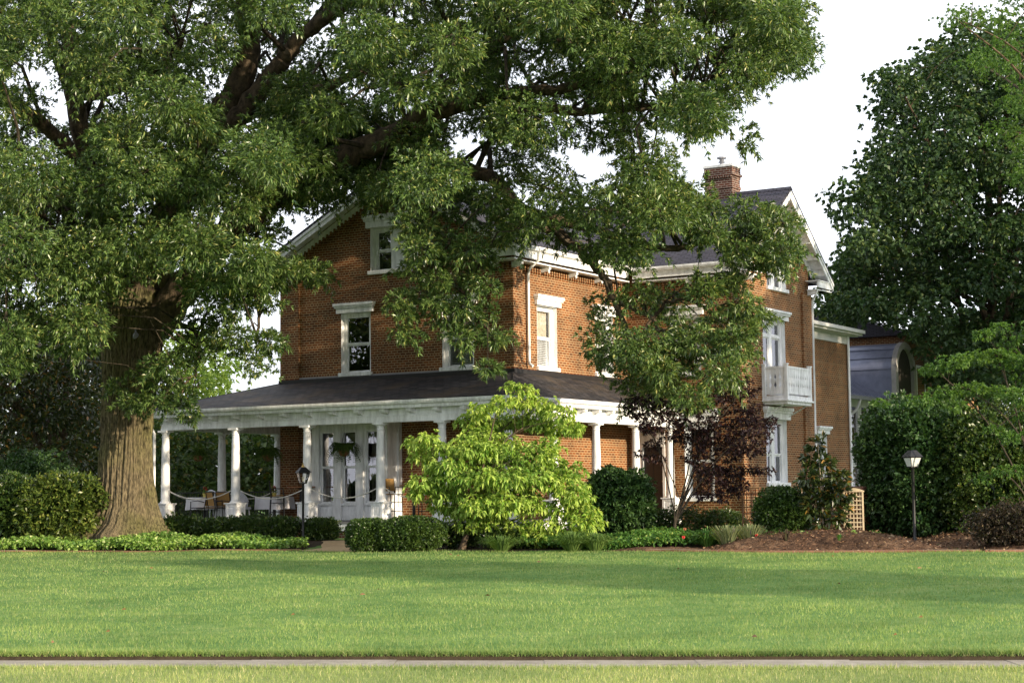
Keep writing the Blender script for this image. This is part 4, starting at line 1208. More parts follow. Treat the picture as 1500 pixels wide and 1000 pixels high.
GAPS = [(1056, 262, 30), (1120, 285, 16), (310, 545, 16), (270, 500, 8), (348, 118, 24, 49.5), (330, 160, 22, 49.8), (362, 66, 20, 49), (405, 95, 18, 49), (375, 150, 16, 49.5), (445, 48, 14, 48.5), (330, 342, 24, 50), (410, 275, 16, 49), (105, 135, 14, 49.5), (170, 130, 14, 48.5), (560, 195, 18, 48.5), (625, 155, 13, 48), (515, 222, 18, 49), (250, 330, 14, 50.3), (190, 470, 42, 50), (205, 440, 30, 50), (560, 355, 34), (500, 360, 30), (470, 350, 20), (430, 360, 14), (520, 300, 8), (640, 300, 8), (700, 335, 16), (90, 225, 10, 49), (300, 210, 14, 49.8), (700, 145, 10, 47), (950, 155, 10, 46), (850, 335, 12, 47.5), (1055, 325, 10), (58, 168, 8), (135, 190, 11), (112, 165, 6), (160, 330, 8), (35, 95, 5), (480, 90, 12), (505, 28, 15), (385, 172, 11), (398, 128, 8), (440, 205, 8), (575, 178, 10), (600, 45, 12), (642, 95, 9), (580, 240, 8), (545, 200, 6), (690, 178, 8), (760, 75, 9), (856, 85, 9), (870, 150, 11), (830, 150, 8), (815, 215, 6), (780, 250, 8), (850, 240, 8), (905, 215, 6), (1000, 366, 22), (1050, 395, 12), (945, 345, 10), (960, 130, 10), (1000, 110, 7), (1035, 60, 7), (985, 192, 10), (1010, 25, 9), (960, 8, 12), (895, 20, 8), (700, 20, 10), (720, 230, 8), (660, 225, 6), (930, 270, 8), (1000, 245, 8), (462, 330, 16), (492, 300, 10), (432, 342, 14), (958, 352, 12), (1002, 342, 10), (930, 402, 9), (988, 408, 12), (905, 425, 8), (560, 30, 8), (440, 60, 7), (650, 10, 8), (90, 290, 6), (240, 60, 5), (300, 30, 6), (190, 150, 5), (540, 130, 7), (620, 150, 6), (740, 130, 7), (790, 30, 8), (835, 300, 8)]
P = []
P += fill([(-70, -150), (430, -150), (430, 60), (330, 120), (290, 190), (220, 300), (150, 330), (150, 400), (0, 400), (-70, 400)], 124, (40.5, 53.5), (.65, 1.15))
P += fill([(-70, 330), (60, 350), (150, 420), (155, 480), (90, 500), (60, 535), (-70, 520)], 26, (42.5, 47), (.45, .8))
P += fill([(150, 190), (310, 170), (370, 260), (350, 330), (385, 400), (330, 430), (230, 410), (160, 400)], 38, (41.5, 48), (.5, .9))
P += fill([(330, 400), (400, 420), (396, 540), (372, 545), (352, 500), (335, 440)], 12, (46, 48), (.28, .45))
P += fill([(236, 470), (330, 450), (320, 560), (300, 600), (240, 612), (232, 560)], 11, (47.2, 48.8), (.32, .55))
PT = fill([(180, 420), (232, 420), (230, 600), (180, 600), (165, 560), (200, 520)], 5, (48, 48.8), (.25, .4))
P += fill([(385, -150), (900, -150), (900, 90), (820, 220), (700, 280), (620, 285), (560, 240), (470, 250), (420, 300), (360, 290), (390, 150), (470, 40)], 126, (40.5, 53.5), (.65, 1.1))
P += fill([(380, 160), (600, 160), (640, 240), (520, 270), (380, 300)], 34, (48, 54), (.6, .95))
P += fill([(860, -150), (1130, -150), (1150, 0), (1178, 55), (1150, 105), (1090, 118), (1040, 165), (1000, 180), (1005, 270), (960, 320), (900, 260), (850, 110)], 78, (40.5, 49.5), (.5, .95))
P += fill([(1100, -40), (1150, 0), (1182, 55), (1165, 75), (1145, 110), (1095, 110), (1080, 40)], 16, (42, 46.5), (.3, .5))
P += fill([(740, 250), (1000, 280), (1030, 330), (1040, 420), (1000, 470), (960, 600), (905, 560), (885, 480), (890, 420), (850, 370), (790, 345), (735, 325)], 30, (43.5, 49), (.45, .8))
P += fill([(950, 470), (1085, 500), (1088, 560), (1055, 590), (1000, 605), (950, 600)], 12, (43.8, 47), (.38, .62))
P += fill([(1010, 290), (1100, 285), (1135, 300), (1172, 345), (1160, 400), (1120, 400), (1080, 380), (1030, 350)], 20, (44.5, 47.2), (.35, .6))
P += fill([(1030, 400), (1080, 415), (1112, 465), (1095, 510), (1040, 500)], 12, (44.5, 47), (.3, .5))
P += fill([(590, 320), (660, 310), (700, 345), (728, 390), (715, 420), (660, 435), (610, 420), (585, 370)], 15, (44.8, 47.2), (.32, .5))
P += fill([(580, 425), (660, 430), (690, 440), (640, 470), (600, 525), (590, 480)], 7, (45.3, 46.8), (.25, .4))
P += fill([(640, 450), (720, 440), (742, 520), (715, 540), (670, 500)], 9, (45.3, 46.8), (.25, .42))
P += fill([(430, 290), (560, 255), (720, 270), (770, 330), (740, 350), (680, 310), (590, 310), (500, 325), (440, 340)], 11, (45, 49), (.35, .6))
P += fill([(375, 330), (470, 350), (475, 400), (400, 420), (370, 400)], 9, (46, 49), (.28, .48))
PT += fill([(1070, 185), (1108, 190), (1108, 225), (1090, 215)], 2, (44.5, 45.5), (.16, .22))
PT += fill([(1030, 150), (1075, 165), (1050, 195), (1010, 190)], 4, (44.5, 46), (.2, .34))
tw = MB(); twigs_to(P, limb_nodes, limb_r, tw, .05)
tw.v = [tuple(np.array(v) - o0) for v in tw.v]
tw.build('twig', MAT['twig'], oak, smooth=True)
Vs = []
for c, r in P + PT:
    n = int(330 * (r / .8) ** 2.1) + 16
    C, A = puff_tips(c, (r * 1.08, r * 1.08, r * .74), n, 3.0, .0)
    # loose sprays reaching out of and drooping from the clump
    for _ in range(int(6 * r) + 2):
        d = unit(rdir(1) * [1, 1, .7] + [0, 0, -.15])[0]; ln = rng.uniform(.25, .62) * min(1, r + .3); t_ = np.linspace(0, 1, 9)[:, None]
        C = np.vstack([C, c + d * r * .85 * [1, 1, .8] + d * t_ * ln - np.array([0, 0, .45]) * t_ ** 2 * ln + rng.normal(0, .035, (9, 3))]); A = np.vstack([A, np.repeat(unit(d[None] + [[0, 0, -.3]]), 9, 0)])
    Vs.append(tufts(C, A, 8, .125 * rng.uniform(.75, 1.3), .033, .85, .15, .5))
GAPS = []
V = np.concatenate(Vs) - o0
print('OAK leaves', len(V) // 4, 'puffs', len(P))
leaves_obj('crown', V, MAT['oak_leaf'], oak)
# little floodlight screwed to the trunk
c = at(198, 487, 49.72)
fd = empty('floodlight', c)
tag(fd, 'small grey floodlight fixed high on the oak trunk', 'lamp')
m = MB(); m.lathe([(.02, 0), (.07, .0), (.08, .06), (.05, .13), (.03, .18), (0, .19)], (0, 0, 0), 14); h = m.build('lamp_head', MAT['grey'], fd, smooth=True); h.rotation_euler = (R(140), R(20), 0); h.location = (.05, -.06, -.05)
m = MB(); m.tube([(0, .2, .10), (0, .02, .08), (.03, -.04, .0)], .02, 6); m.build('arm', MAT['grey'], fd)

# ------------------------------------------------------------------ other trees and shrubs
def tree(name, label, cat, base, height, trunk_r, crown, mat, n_leaf, L, W, puffs=None, n_puff=40, pr=(.9, 1.5), group=None, trunk_mat='limb', lean=(0, 0), fork=.35, k=7, squash=.75, limbs=9, spread=1.0, droop=.15, inner=2.4):
    """crown: (centre xyz, radii xyz) in world coordinates"""
    b = np.array([base[0], base[1], gz(base[0], base[1]) - .02])
    t = empty(name, b); tag(t, label, cat, group)
    cc, cr = np.array(crown[0], float), np.array(crown[1], float)
    if puffs is None:
        puffs = []; tries = 0
        while len(puffs) < n_puff and tries < n_puff * 40:
            tries += 1
            d = rdir(1)[0]; rho = rng.random() ** (1 / 2.6)
            c = cc + d * rho * cr * (1 + .12 * math.sin(d[0] * 6 + cc[0]) * math.cos(d[2] * 5)); r = rng.uniform(*pr)
            if all(np.linalg.norm(c - q) > .62 * (r + s) * (1 - tries / (n_puff * 40)) for q, s in puffs): puffs.append((c, r))
    m = MB(); nodes, rads = [], []
    top = np.array([cc[0] + lean[0], cc[1] + lean[1], b[2] + height * .86])
    f = b + (top - b) * fork
    pts = spline([b, b + (f - b) * .5 + rng.normal(0, .04 * trunk_r * 8, 3) * [1, 1, 0], f, f + (top - f) * .5 + rng.normal(0, .3, 3), top], 6)
    rad = np.linspace(1, .12, len(pts)) * trunk_r; rad[0] *= 1.35
    m.tube([p - b for p in pts], [float(x) for x in rad], 10)
    for p, q in zip(pts[6:], rad[6:]): nodes.append(p); rads.append(q)
    for i in range(limbs):
        k0 = rng.integers(8, len(pts) - 3); s = pts[k0]
        c, r = puffs[rng.integers(len(puffs))]
        q = spline([s, s + (c - s) * .5 + np.array([0, 0, .12]) * np.linalg.norm(c - s), c], 5)
        rr = np.linspace(rad[k0] * .55, rad[k0] * .1 + .01, len(q))
        m.tube([p - b for p in q], [float(x) for x in rr], 7)
        for p, x in zip(q[1:], rr[1:]): nodes.append(p); rads.append(float(x))
    tm = MB(); twigs_to(puffs, nodes, rads, tm, max(.010, trunk_r * .08), sub=2)
    m.add([tuple(np.array(v) - b) for v in tm.v], tm.f)
    m.build('trunk', MAT[trunk_mat], t, smooth=True)
    area = sum(r * r for _, r in puffs); Vs = []
    for c, r in puffs:
        n = max(6, int(n_leaf / k * r * r / area))
        C, A = puff_tips(np.asarray(c), (r * 1.15, r * 1.15, r * squash), n, inner)
        Vs.append(tufts(C, A, k, L, W, spread, droop))
    leaves_obj('crown', np.concatenate(Vs) - b, MAT[mat], t)
    return t

def shrub(name, label, base, radii, mat, n, L, W, cat='shrub', group=None, power=2.0, lump=.10, k=5, zc=None, twig='twig', inner=.80, spread=.9, stems=5, fuzz=0.0, droop=.05):
    """leafy mass filling a rounded block from the ground up"""
    bx, by = base; z0 = gz(bx, by)
    o = empty(name, (bx, by, z0)); tag(o, label, cat, group)
    rx, ry, h = radii
    zc = h * .52 if zc is None else zc; rz = h - zc
    nt = int(n / k)
    d = rdir(nt)
    s = (np.abs(d[:, 0]) ** power + np.abs(d[:, 1]) ** power + np.abs(d[:, 2]) ** power) ** (-1 / power)
    ph = bx * 3 + by
    s = s * (1 + lump * (np.sin(d[:, 0] * 6 + ph) * np.sin(d[:, 1] * 5 + ph * 2) + .6 * np.sin(d[:, 2] * 8 + ph) * np.sin(d[:, 0] * 9)))
    rho = inner + (1 - inner) * rng.random(nt) ** .6
    deep = rng.random(nt) < .25
    rho = np.where(deep, rng.uniform(.45, inner, nt), rho) * (1 + fuzz * rng.random(nt) ** 4)
    C = d * (s * rho)[:, None] * np.array([rx, ry, 1.0])
    C[:, 2] = np.where(d[:, 2] > 0, C[:, 2] * rz, C[:, 2] * zc * 1.0) + zc
    C = C[C[:, 2] > .02]; d = d[:len(C)] if False else unit(C - np.array([0, 0, zc]))
    A = unit(d + rdir(len(C)) * .6 + np.array([0, 0, .25]))
    V = tufts(C, A, k, L, W, spread, droop)
    ni = max(60, nt // 5); di = rdir(ni)                 # the shaded inner growth
    si = (np.abs(di) ** power).sum(1) ** (-1 / power) * rng.uniform(.45, .84, ni)
    Ci = di * si[:, None] * np.array([rx, ry, 1.0]); Ci[:, 2] = np.where(di[:, 2] > 0, Ci[:, 2] * rz, Ci[:, 2] * zc) + zc
    V = np.concatenate([V, tufts(Ci, di, 5, L * 1.9, W * 2.3, 1.3, droop)])
    leaves_obj('foliage', V, MAT[mat], o)
    m = MB()
    for i in range(stems):
        a = rng.uniform(0, 6.28); q = rng.uniform(.3, .75)
        e = np.array([rx * q * math.cos(a), ry * q * math.sin(a), h * rng.uniform(.5, .85)])
        m.tube([(e[0] * .1, e[1] * .1, -.05), (e[0] * .45, e[1] * .45, e[2] * .4), e], [.03, .02, .008], 5)
    m.build('stem', MAT[twig], o)
    return o

# dogwood: layered pale tiers in front of the porch corner
dg = []
def tier(pts, Y, r, sq=.42):
    for px, py in pts: dg.append((at(px, py, Y + rng.uniform(-.35, .35)), r * rng.uniform(.85, 1.15)))
D0 = gpt(676, 803, .33)
dY = D0[1]
tier([(745, 566), (770, 570)], dY + .2, .24)
tier([(705, 600), (735, 590), (765, 588), (795, 592), (822, 606), (838, 628)], dY + .1, .36)
tier([(690, 618), (720, 622), (752, 615), (785, 618), (815, 625)], dY + 1.0, .40)
tier([(612, 648), (628, 640), (650, 655), (615, 668)], dY - .3, .30)
tier([(655, 680), (690, 655), (680, 700), (720, 660), (755, 665), (790, 672)], dY - .5, .44)
tier([(615, 708), (645, 700), (675, 725), (640, 722), (612, 722)], dY - .6, .32)
tier([(710, 700), (750, 700), (790, 700), (825, 710), (845, 725)], dY - .9, .46)
tier([(700, 740), (740, 735), (780, 740), (820, 745), (852, 750), (862, 765)], dY - .7, .42)
tier([(650, 735), (690, 765), (725, 772), (760, 772), (800, 770), (835, 772), (790, 785)], dY - .3, .36)
tier([(640, 690), (665, 660), (700, 680), (735, 690), (650, 712), (800, 655), (830, 690), (770, 735), (720, 752), (670, 745)], dY + .1, .40)
tier([(700, 640), (735, 650), (770, 690), (720, 720), (760, 720), (800, 690)], dY + .5, .50)
tree('dogwood_tree', 'bright yellow green dogwood with drooping layered leaves standing before the corner of the porch', 'tree', (D0[0], dY), 4.0, .10, ((D0[0] + .9, dY, 2.2), (1.9, 1.4, 1.5)), 'dogwood', 34000, .12, .055, puffs=dg, k=6, squash=.55, limbs=10, fork=.22, droop=.45, trunk_mat='limb', spread=1.1, inner=2.6)

# purple maple: fine dark layers, several thin stems
M0 = (at(982, 782, 45.6)[0], 45.6)
mp = []
for pts, yo, r in (([(925, 590), (950, 585), (985, 590), (1015, 600), (1050, 585), (1080, 580), (1100, 600)], .3, .34), ([(960, 625), (1000, 625), (1040, 620), (1080, 625), (1105, 640), (1120, 620)], -.3, .38), ([(1020, 650), (1055, 655), (1090, 660), (1065, 640), (945, 610)], .2, .38), ([(1035, 690), (1070, 690), (1095, 690), (1050, 712), (1080, 712)], -.2, .32), ([(950, 668), (965, 672), (935, 665)], -.3, .16), ([(930, 605), (945, 630), (965, 600), (985, 640), (960, 650)], .2, .26), ([(1030, 725), (1055, 730), (1075, 720)], 0, .22), ([(1060, 560), (1085, 560), (1100, 575), (1060, 600)], .4, .30), ([(1115, 660), (1110, 690), (1125, 690)], -.2, .18), ([(1000, 640), (1030, 635), (1060, 670), (1020, 670), (1085, 655), (1045, 690), (1065, 700), (985, 610), (1095, 615)], .3, .32)):
    for px, py in pts: mp.append((at(px, py, 45.6 + yo + rng.uniform(-.4, .4)), r * rng.uniform(.85, 1.15)))
tree('maple_tree', 'dark purple leaved maple with thin black stems before the brick wing', 'tree', M0, 4.4, .06, ((M0[0] + .9, 45.6, 2.9), (1.5, 1.2, 1.3)), 'maple', 13500, .095, .040, puffs=mp, k=6, squash=.5, limbs=16, fork=.16, trunk_mat='twig', spread=1.2)

# young magnolia by the wing
G0 = (at(1207, 783, 44.0)[0], 44.0)
mg = [(at(px, py, 44 + rng.uniform(-.25, .25)), r) for px, py, r in ((1198, 650, .16), (1190, 668, .2), (1205, 675, .2), (1188, 690, .22), (1215, 695, .25), (1232, 700, .2), (1180, 700, .18), (1200, 715, .28), (1225, 722, .28), (1195, 740, .25), (1222, 748, .28), (1238, 725, .18), (1185, 730, .2), (1205, 762, .2), (1232, 760, .16))]
tree('magnolia_tree', 'young open magnolia with glossy dark leaves standing in the bark mulch', 'tree', G0, 2.5, .035, ((G0[0], 44.0, 1.6), (.5, .5, 1.0)), 'magnolia', 2300, .19, .075, puffs=mg, k=7, squash=1.0, limbs=8, fork=.15, trunk_mat='stem', spread=.8)

# big linden and the trees to the right
GAPS = [(1310, 540, 48), (1265, 520, 40), (1345, 535, 12)]
Lp = fill([(1390, 60), (1310, 120), (1290, 180), (1270, 250), (1255, 330), (1235, 400), (1222, 455), (1262, 480), (1330, 490), (1370, 560), (1520, 560), (1600, 400), (1600, 100), (1500, 40)], 150, (68, 80), (.9, 1.6))
Lp += fill([(1225, 400), (1260, 380), (1300, 450), (1290, 470), (1250, 478), (1225, 455)], 12, (68, 74), (.5, .9))
tree('linden_tree', 'tall dense dark green tree filling the right side behind the house wing', 'tree', (19.8, 74), 22, .5, ((19.8, 74, 12), (8, 6, 8)), 'linden', 170000, .19, .14, puffs=Lp, limbs=18, fork=.25, squash=.85, spread=1.1)
GAPS = []
Tp = fill([(1385, 40), (1400, 0), (1420, -120), (1600, -120), (1600, 140), (1480, 130), (1430, 90)], 34, (50, 60), (.5, .9))
Tp += fill([(1440, 130), (1520, 130), (1560, 300), (1480, 260)], 12, (52, 58), (.4, .8))
tree('locust_tree', 'light green feathery tree whose high branches reach in at the top right corner', 'tree', (19.5, 54), 17, .28, ((18, 54, 14), (4, 4, 3)), 'locust', 42000, .10, .038, puffs=Tp, limbs=12, fork=.5, squash=.6, k=9, spread=1.0)
Hp = [(at(px, py, Y + rng.uniform(-.4, .4)), r) for px, py, Y, r in [(1370, 540, 40, .42), (1400, 530, 40, .45), (1430, 525, 40.4, .45), (1460, 520, 40, .45), (1490, 530, 40, .5), (1350, 585, 39.6, .36), (1385, 575, 39.6, .42), (1420, 570, 39.6, .42), (1455, 575, 39.5, .42), (1490, 580, 39.4, .46), (1440, 490, 40.2, .3), (1465, 480, 40.2, .3), (1480, 500, 40, .3), (1290, 590, 39.6, .2), (1480, 640, 39.4, .36), (1455, 630, 39.4, .26), (1495, 690, 39.2, .36), (1440, 700, 39.2, .26), (1470, 690, 39.2, .28), (1400, 595, 39.5, .3), (1530, 560, 40, .7), (1540, 640, 40, .7), (1545, 480, 40, .7), (1510, 610, 39.4, .4)]]
tree('honey_locust', 'young tree with wide feathery sprays hanging over the hedge at the right edge', 'tree', (at(1530, 790, 39.6)[0], 39.6), 4.8, .07, ((11.6, 39.6, 3.4), (1.6, 1, 1)), 'locust', 17000, .085, .036, puffs=[(c_, r_ * .85) for c_, r_ in Hp], k=9, squash=.42, limbs=6, fork=.2, trunk_mat='twig', spread=1.0)

# tall clipped hedge by the right lamp
def hedge_at(name, label, px, Y, w, dpt, h, mat, n, L, W, **kw):
    x = at(px, 780, Y)[0]
    return shrub(name, label, (x, Y), (w / 2, dpt / 2, h), mat, n, L, W, **kw)
hedge_at('hedge', 'tall dense dark green laurel hedge behind the lamp post at the right', 1348, 46.6, 2.9, 3.6, 3.45, 'laurel', 60000, .12, .058, power=3.4, lump=.12, fuzz=.12, zc=1.9, inner=.86)
hedge_at('hedge', 'broad dark hedge at the right edge behind the feathery young tree', 1465, 45.5, 3.4, 3.4, 3.3, 'holly', 42000, .10, .055, power=2.8, lump=.14, fuzz=.15, zc=1.5, inner=.86)
hedge_at('barberry_bush', 'low dark purple barberry at the right edge of the mulch bed', 1484, 40.6, 2.0, 1.5, 1.0, 'barberry', 12000, .06, .03, fuzz=.35, lump=.15)
hedge_at('boxwood', 'round dark boxwood beside the brick wing, left of the young magnolia', 1148, 44.6, 1.55, 1.5, 1.38, 'boxwood', 20000, .055, .034, lump=.06, fuzz=.1)
hedge_at('laurel_bush', 'large rounded glossy bush between the yellow green dogwood and the purple maple', 905, 46.2, 1.9, 1.8, 1.85, 'laurel', 16000, .11, .05, power=2.3, lump=.07, fuzz=.08, zc=.9)
hedge_at('boxwood', 'clipped boxwood mound at the left end of the pair by the path', 540, 44.6, 1.15, 1.3, .84, 'boxwood', 15000, .05, .025, power=2.8, lump=.05)
hedge_at('boxwood', 'wider clipped boxwood mound touching the dogwood trunk', 602, 44.4, 1.75, 1.4, .86, 'boxwood', 21000, .05, .025, power=2.7, lump=.05)
for px, w, lab in ((672, 1.1, 'ragged small bush growing at the foot of the dogwood trunk'), (745, 1.4, 'low dark bush under the hanging dogwood branches')):
    hedge_at('understory_bush', lab, px, 44.6 if px > 700 else 45.4, w, .9, .62, 'holly', 5000, .07, .03, fuzz=.5, lump=.2)
# low hedge along the porch
for i, (px, h, w, lab) in enumerate(((262, .86, 1.5, 'low dark hedge bush beside the oak trunk'), (318, .80, 1.35, 'low hedge bush under the left porch chair'), (362, .84, 1.1, 'low hedge bush before the second porch column'), (408, .80, 1.2, 'low hedge bush just left of the left lamp post'), (470, .74, .9, 'low rounded bush just right of the left lamp post'))):
    hedge_at('hedge_bush', lab, px, 50.9 - i * .18, w, 1.0, h - .17, 'holly', 8500, .075, .034, lump=.12, fuzz=.35, group='low bushes along the porch front', power=2.6)
# dark foundation planting by the wing
for px, w, h, lab in ((1000, 1.5, .85, 'dark low yew behind the purple maple trunk'), (1058, 1.3, .8, 'dark low yew below the wing window'), (950, 1.0, .9, 'dark yew beside the last porch column')):
    hedge_at('yew_bush', lab, px, 47.0, w, 1.0, h, 'holly', 6000, .06, .02, lump=.1, fuzz=.2, group='dark yews at the foot of the wing')
# left side: laurels, magnolia, trees beyond
hedge_at('laurel_bush', 'big laurel left of the oak trunk, sunlight put into its yellow green leaves', 92, 50.0, 2.3, 1.8, 1.95, 'sunlit_laurel', 17000, .13, .045, power=2.8, fuzz=.15)
hedge_at('laurel_bush', 'dark laurel at the left edge of the picture', 14, 50.4, 2.2, 1.9, 1.9, 'holly', 14000, .13, .045, power=2.8, fuzz=.15)
hedge_at('round_bush', 'blue green rounded bush behind the laurels at the far left', 48, 55, 2.8, 2.2, 2.75, 'laurel', 14000, .10, .05, fuzz=.1)
mgp = fill([(-80, 430), (60, 470), (150, 480), (160, 700), (120, 690), (60, 680), (-80, 660)], 60, (57, 64), (.7, 1.2))
tree('magnolia_tree', 'large dark magnolia with brownish leaf backs behind the oak at the left edge', 'tree', (-15.5, 61), 9, .25, ((-15.5, 61, 5), (4, 3, 3)), 'magnolia', 42000, .20, .075, puffs=mgp, limbs=12, fork=.2, squash=.9)
bx = [(-21, 86, 12, 'dark tree at the far left beyond the porch'), (-17.3, 82, 6.3, 'dark rounded tree seen left of the porch columns'), (-14.2, 80, 6.0, 'dark tree seen between the first two porch columns'), (-10.2, 79, 5.8, 'yellowing dark tree seen through the porch near the brick corner'), (-6.5, 82, 6.5, 'dark tree hidden mostly behind the brick front')]
for x, y, h, lab in bx:
    tree('background_tree', lab, 'tree', (x, y), h, .22, ((x, y, h * .52), (2.9, 2.6, h * .50)), 'far_leaf', 34000, .18, .10, n_puff=46, pr=(.8, 1.3), group='trees beyond the porch', limbs=7, fork=.2)
shrub('background_hedge', 'high leafy hedge beyond the garden railing, seen between the porch columns', (-15.5, 74), (9.5, 1.6, 4.4), 'far_leaf', 30000, .15, .09, power=4.0, lump=.16, fuzz=.15)
sp = fill([(225, 500), (300, 480), (345, 540), (350, 585), (300, 610), (230, 620), (215, 560)], 26, (88, 94), (.8, 1.2))
tree('background_tree', 'sunlit pale green tree beyond the porch roof, seen right of the oak trunk', 'tree', (-16.8, 91), 9.5, .25, ((-16.8, 91, 6), (3, 3, 3)), 'sunny_leaf', 14000, .20, .10, puffs=sp, group='trees beyond the porch', limbs=6, fork=.3)
for x, y, h, lab in ((-26, 100, 8, 'far hedge tree at the left skyline'), (30, 100, 13, 'far tree behind the annex at right'), (38, 92, 14, 'far tree outside the right edge')):
    tree('background_tree', lab, 'tree', (x, y), h, .25, ((x, y, h * .55), (5, 4, h * .45)), 'far_leaf', 16000, .28, .16, n_puff=34, pr=(1.2, 2.0), group='far trees', limbs=6, fork=.2)
# unseen trees added at right to shade the scene, at left to darken reflections
for x, y, h, rr_, lab in ((44, 52, 20, 7.0, 'tall broad unseen tree added at right to shade the rear wing'), (42, 44, 18, 5.0, 'full green unseen tree added at right to shade the house wing'), (38, 38, 17, 4.4, 'rounded unseen tree added at right to shade the wing gable'), (27, 11.5, 9, 1.8, 'small unseen tree added right of the lawn to cast shadow streaks'), (60, 22, 15, 4.5, 'broad unseen tree added far to the right as a shadow caster'), (-33, 41, 15, 5.0, 'dense unseen tree added at left for the window reflections'), (-42, 31, 17, 5.5, 'wide unseen tree added far left for the window reflections'), (-30, 52, 13, 4.5, 'unseen tree added left of the laurels')):
    tree('added_tree', lab, 'tree', (x, y), h, .3, ((x, y, h * .62), (rr_, rr_, h * .36)), 'far_leaf', 42000, .30, .20, n_puff=64, pr=(1.0, 1.7), group='unseen trees added for shade and reflections', limbs=8, fork=.3)

# ------------------------------------------------------------------ low planting
def carpet(name, label, poly, n, mat, L, W, hgt, lab_cat='ground cover', k=3, seed=1):
    poly = np.asarray(poly, float); x0, y0 = poly.min(0); x1, y1 = poly.max(0)
    pts = []
    pl = [tuple(p) for p in poly]
    while len(pts) < n:
        q = (rng.uniform(x0, x1), rng.uniform(y0, y1))
        if in_poly(q, pl): pts.append(q)
    p = np.array(pts)
    hz = hgt * (.35 + .65 * rng.random(n)) * (.75 + .25 * np.sin(p[:, 0] * 2.3 + np.sin(p[:, 1] * 3)))
    C = np.column_stack([p, ground_z(p[:, 0], p[:, 1]) + hz])
    A = unit(rdir(n) * .8 + np.array([0, -.15, .7]))
    V = tufts(C, A, k, L, W, 1.2, .2)
    o = leaves_obj(name, V, MAT[mat], None)
    return tag(o, label, lab_cat, kind='stuff')
carpet('ivy', 'bright green ivy bed along the lawn edge at the foot of the oak', [E_(-22, .25), E_(-13.6, .25), E_(-9, .25), E_(-6.0, .25), (-5.4, 46.7), (-5.7, 48.4), (-9, 50.2), (-14, 50.8), (-22, 53)], 20000, 'ivy', .085, .07, .32)
carpet('ground_cover', 'bright leafy ground cover below the purple maple', [(-0.5, 44.4), (1.2, 43.6), (2.3, 43.1), (3.6, 43.2), (5.0, 43.3), (6.6, 43.8), (6.8, 46.5), (2, 47.2), (-.8, 46.4)], 13000, 'cover', .08, .055, .34)
carpet('ground_cover', 'sparse green leaves in front of the round boxwood by the wing', [(5.4, 43.0), (8.6, 43.2), (8.4, 44.2), (5.6, 44.6)], 1500, 'cover', .10, .06, .26)

def clump(name, label, px, Y, r, h, n, mat, wd, cat='plant', group=None, arch=.5, dz=0.0):
    x = at(px, 790, Y)[0]; z = gz(x, Y) + dz
    a = rng.uniform(0, 6.283, n); q = rng.random(n) ** .7
    rows = []
    P0 = np.column_stack([np.cos(a) * q * r * .3, np.sin(a) * q * r * .3, np.zeros(n)])
    out = np.column_stack([np.cos(a), np.sin(a), np.zeros(n)])
    H = h * rng.uniform(.6, 1.05, n)[:, None]
    up_ = np.array([0, 0, 1.0])
    m1 = P0 + out * r * .45 * q[:, None] + up_ * H * .6
    m2 = P0 + out * r * (.85 + arch * .3) * q[:, None] + up_ * H * (1 - arch * .35 * q[:, None])
    tip = P0 + out * r * (1.0 + arch * .8) * q[:, None] + up_ * H * (1.02 - arch * .75 * q[:, None])
    s = np.column_stack([-np.sin(a), np.cos(a), np.zeros(n)]) * wd * .5
    V = np.stack([P0 - s * .6, P0 + s * .6, m1 + s, m1 - s, m2 + s * .8, m2 - s * .8, tip], 1)
    Vt = V.reshape(-1, 3); b = np.arange(n) * 7
    f = np.concatenate([np.stack([b, b + 1, b + 2, b + 3], 1), np.stack([b + 3, b + 2, b + 4, b + 5], 1), np.stack([b + 5, b + 4, b + 6, b + 6], 1)])
    me_f = [tuple(dict.fromkeys(r_)) for r_ in f.tolist()]
    me = bpy.data.meshes.new(name); me.from_pydata([tuple(v) for v in Vt], [], me_f); me.materials.append(MAT[mat])
    o = link(bpy.data.objects.new(name, me)); o.location = (x, Y, z)
    return tag(o, label, cat, group)
clump('grass_clump', 'arching long leaved clump below the right side of the dogwood', 838, 43.0, .48, .52, 330, 'tall_blade', .02)
clump('grass_clump', 'arching long leaved clump at the right foot of the dogwood', 872, 42.9, .42, .48, 300, 'tall_blade', .02)
clump('grass_clump', 'dark arching clump below the middle of the dogwood', 735, 43.6, .5, .42, 260, 'tall_blade', .02)
clump('lavender', 'grey green lavender clump left of its twin before the wing', 1066, 42.9, .42, .55, 300, 'sage', .016, arch=.15)
clump('lavender', 'grey green lavender clump with purple tips nearest the boxwood by the wing', 1098, 42.9, .42, .56, 320, 'sage', .016, arch=.15)
clump('daylily', 'strappy daylily clump left of the lavender', 1036, 43.3, .35, .5, 120, 'cover', .03, arch=.7)
clump('hosta', 'pale hosta at the foot of the tan trellis', 1249, 43.2, .34, .28, 70, 'ivy', .11, arch=.6, dz=.05)
clump('hosta', 'small strappy plant right of the hosta by the hedge', 1280, 43.2, .24, .24, 40, 'cover', .035, arch=.7, dz=.08)
clump('seedling', 'reddish seedling in the mulch left of the magnolia', 1152, 42.0, .14, .34, 22, 'barberry', .035, arch=.3, dz=.15)
clump('seedling', 'tiny green seedling in the middle of the mulch mound', 1229, 41.3, .12, .16, 16, 'cover', .03, arch=.3, dz=.24)
clump('hosta', 'leafy plant between the round boxwood and the magnolia', 1176, 43.2, .3, .22, 46, 'ivy', .07, arch=.6, dz=.12)
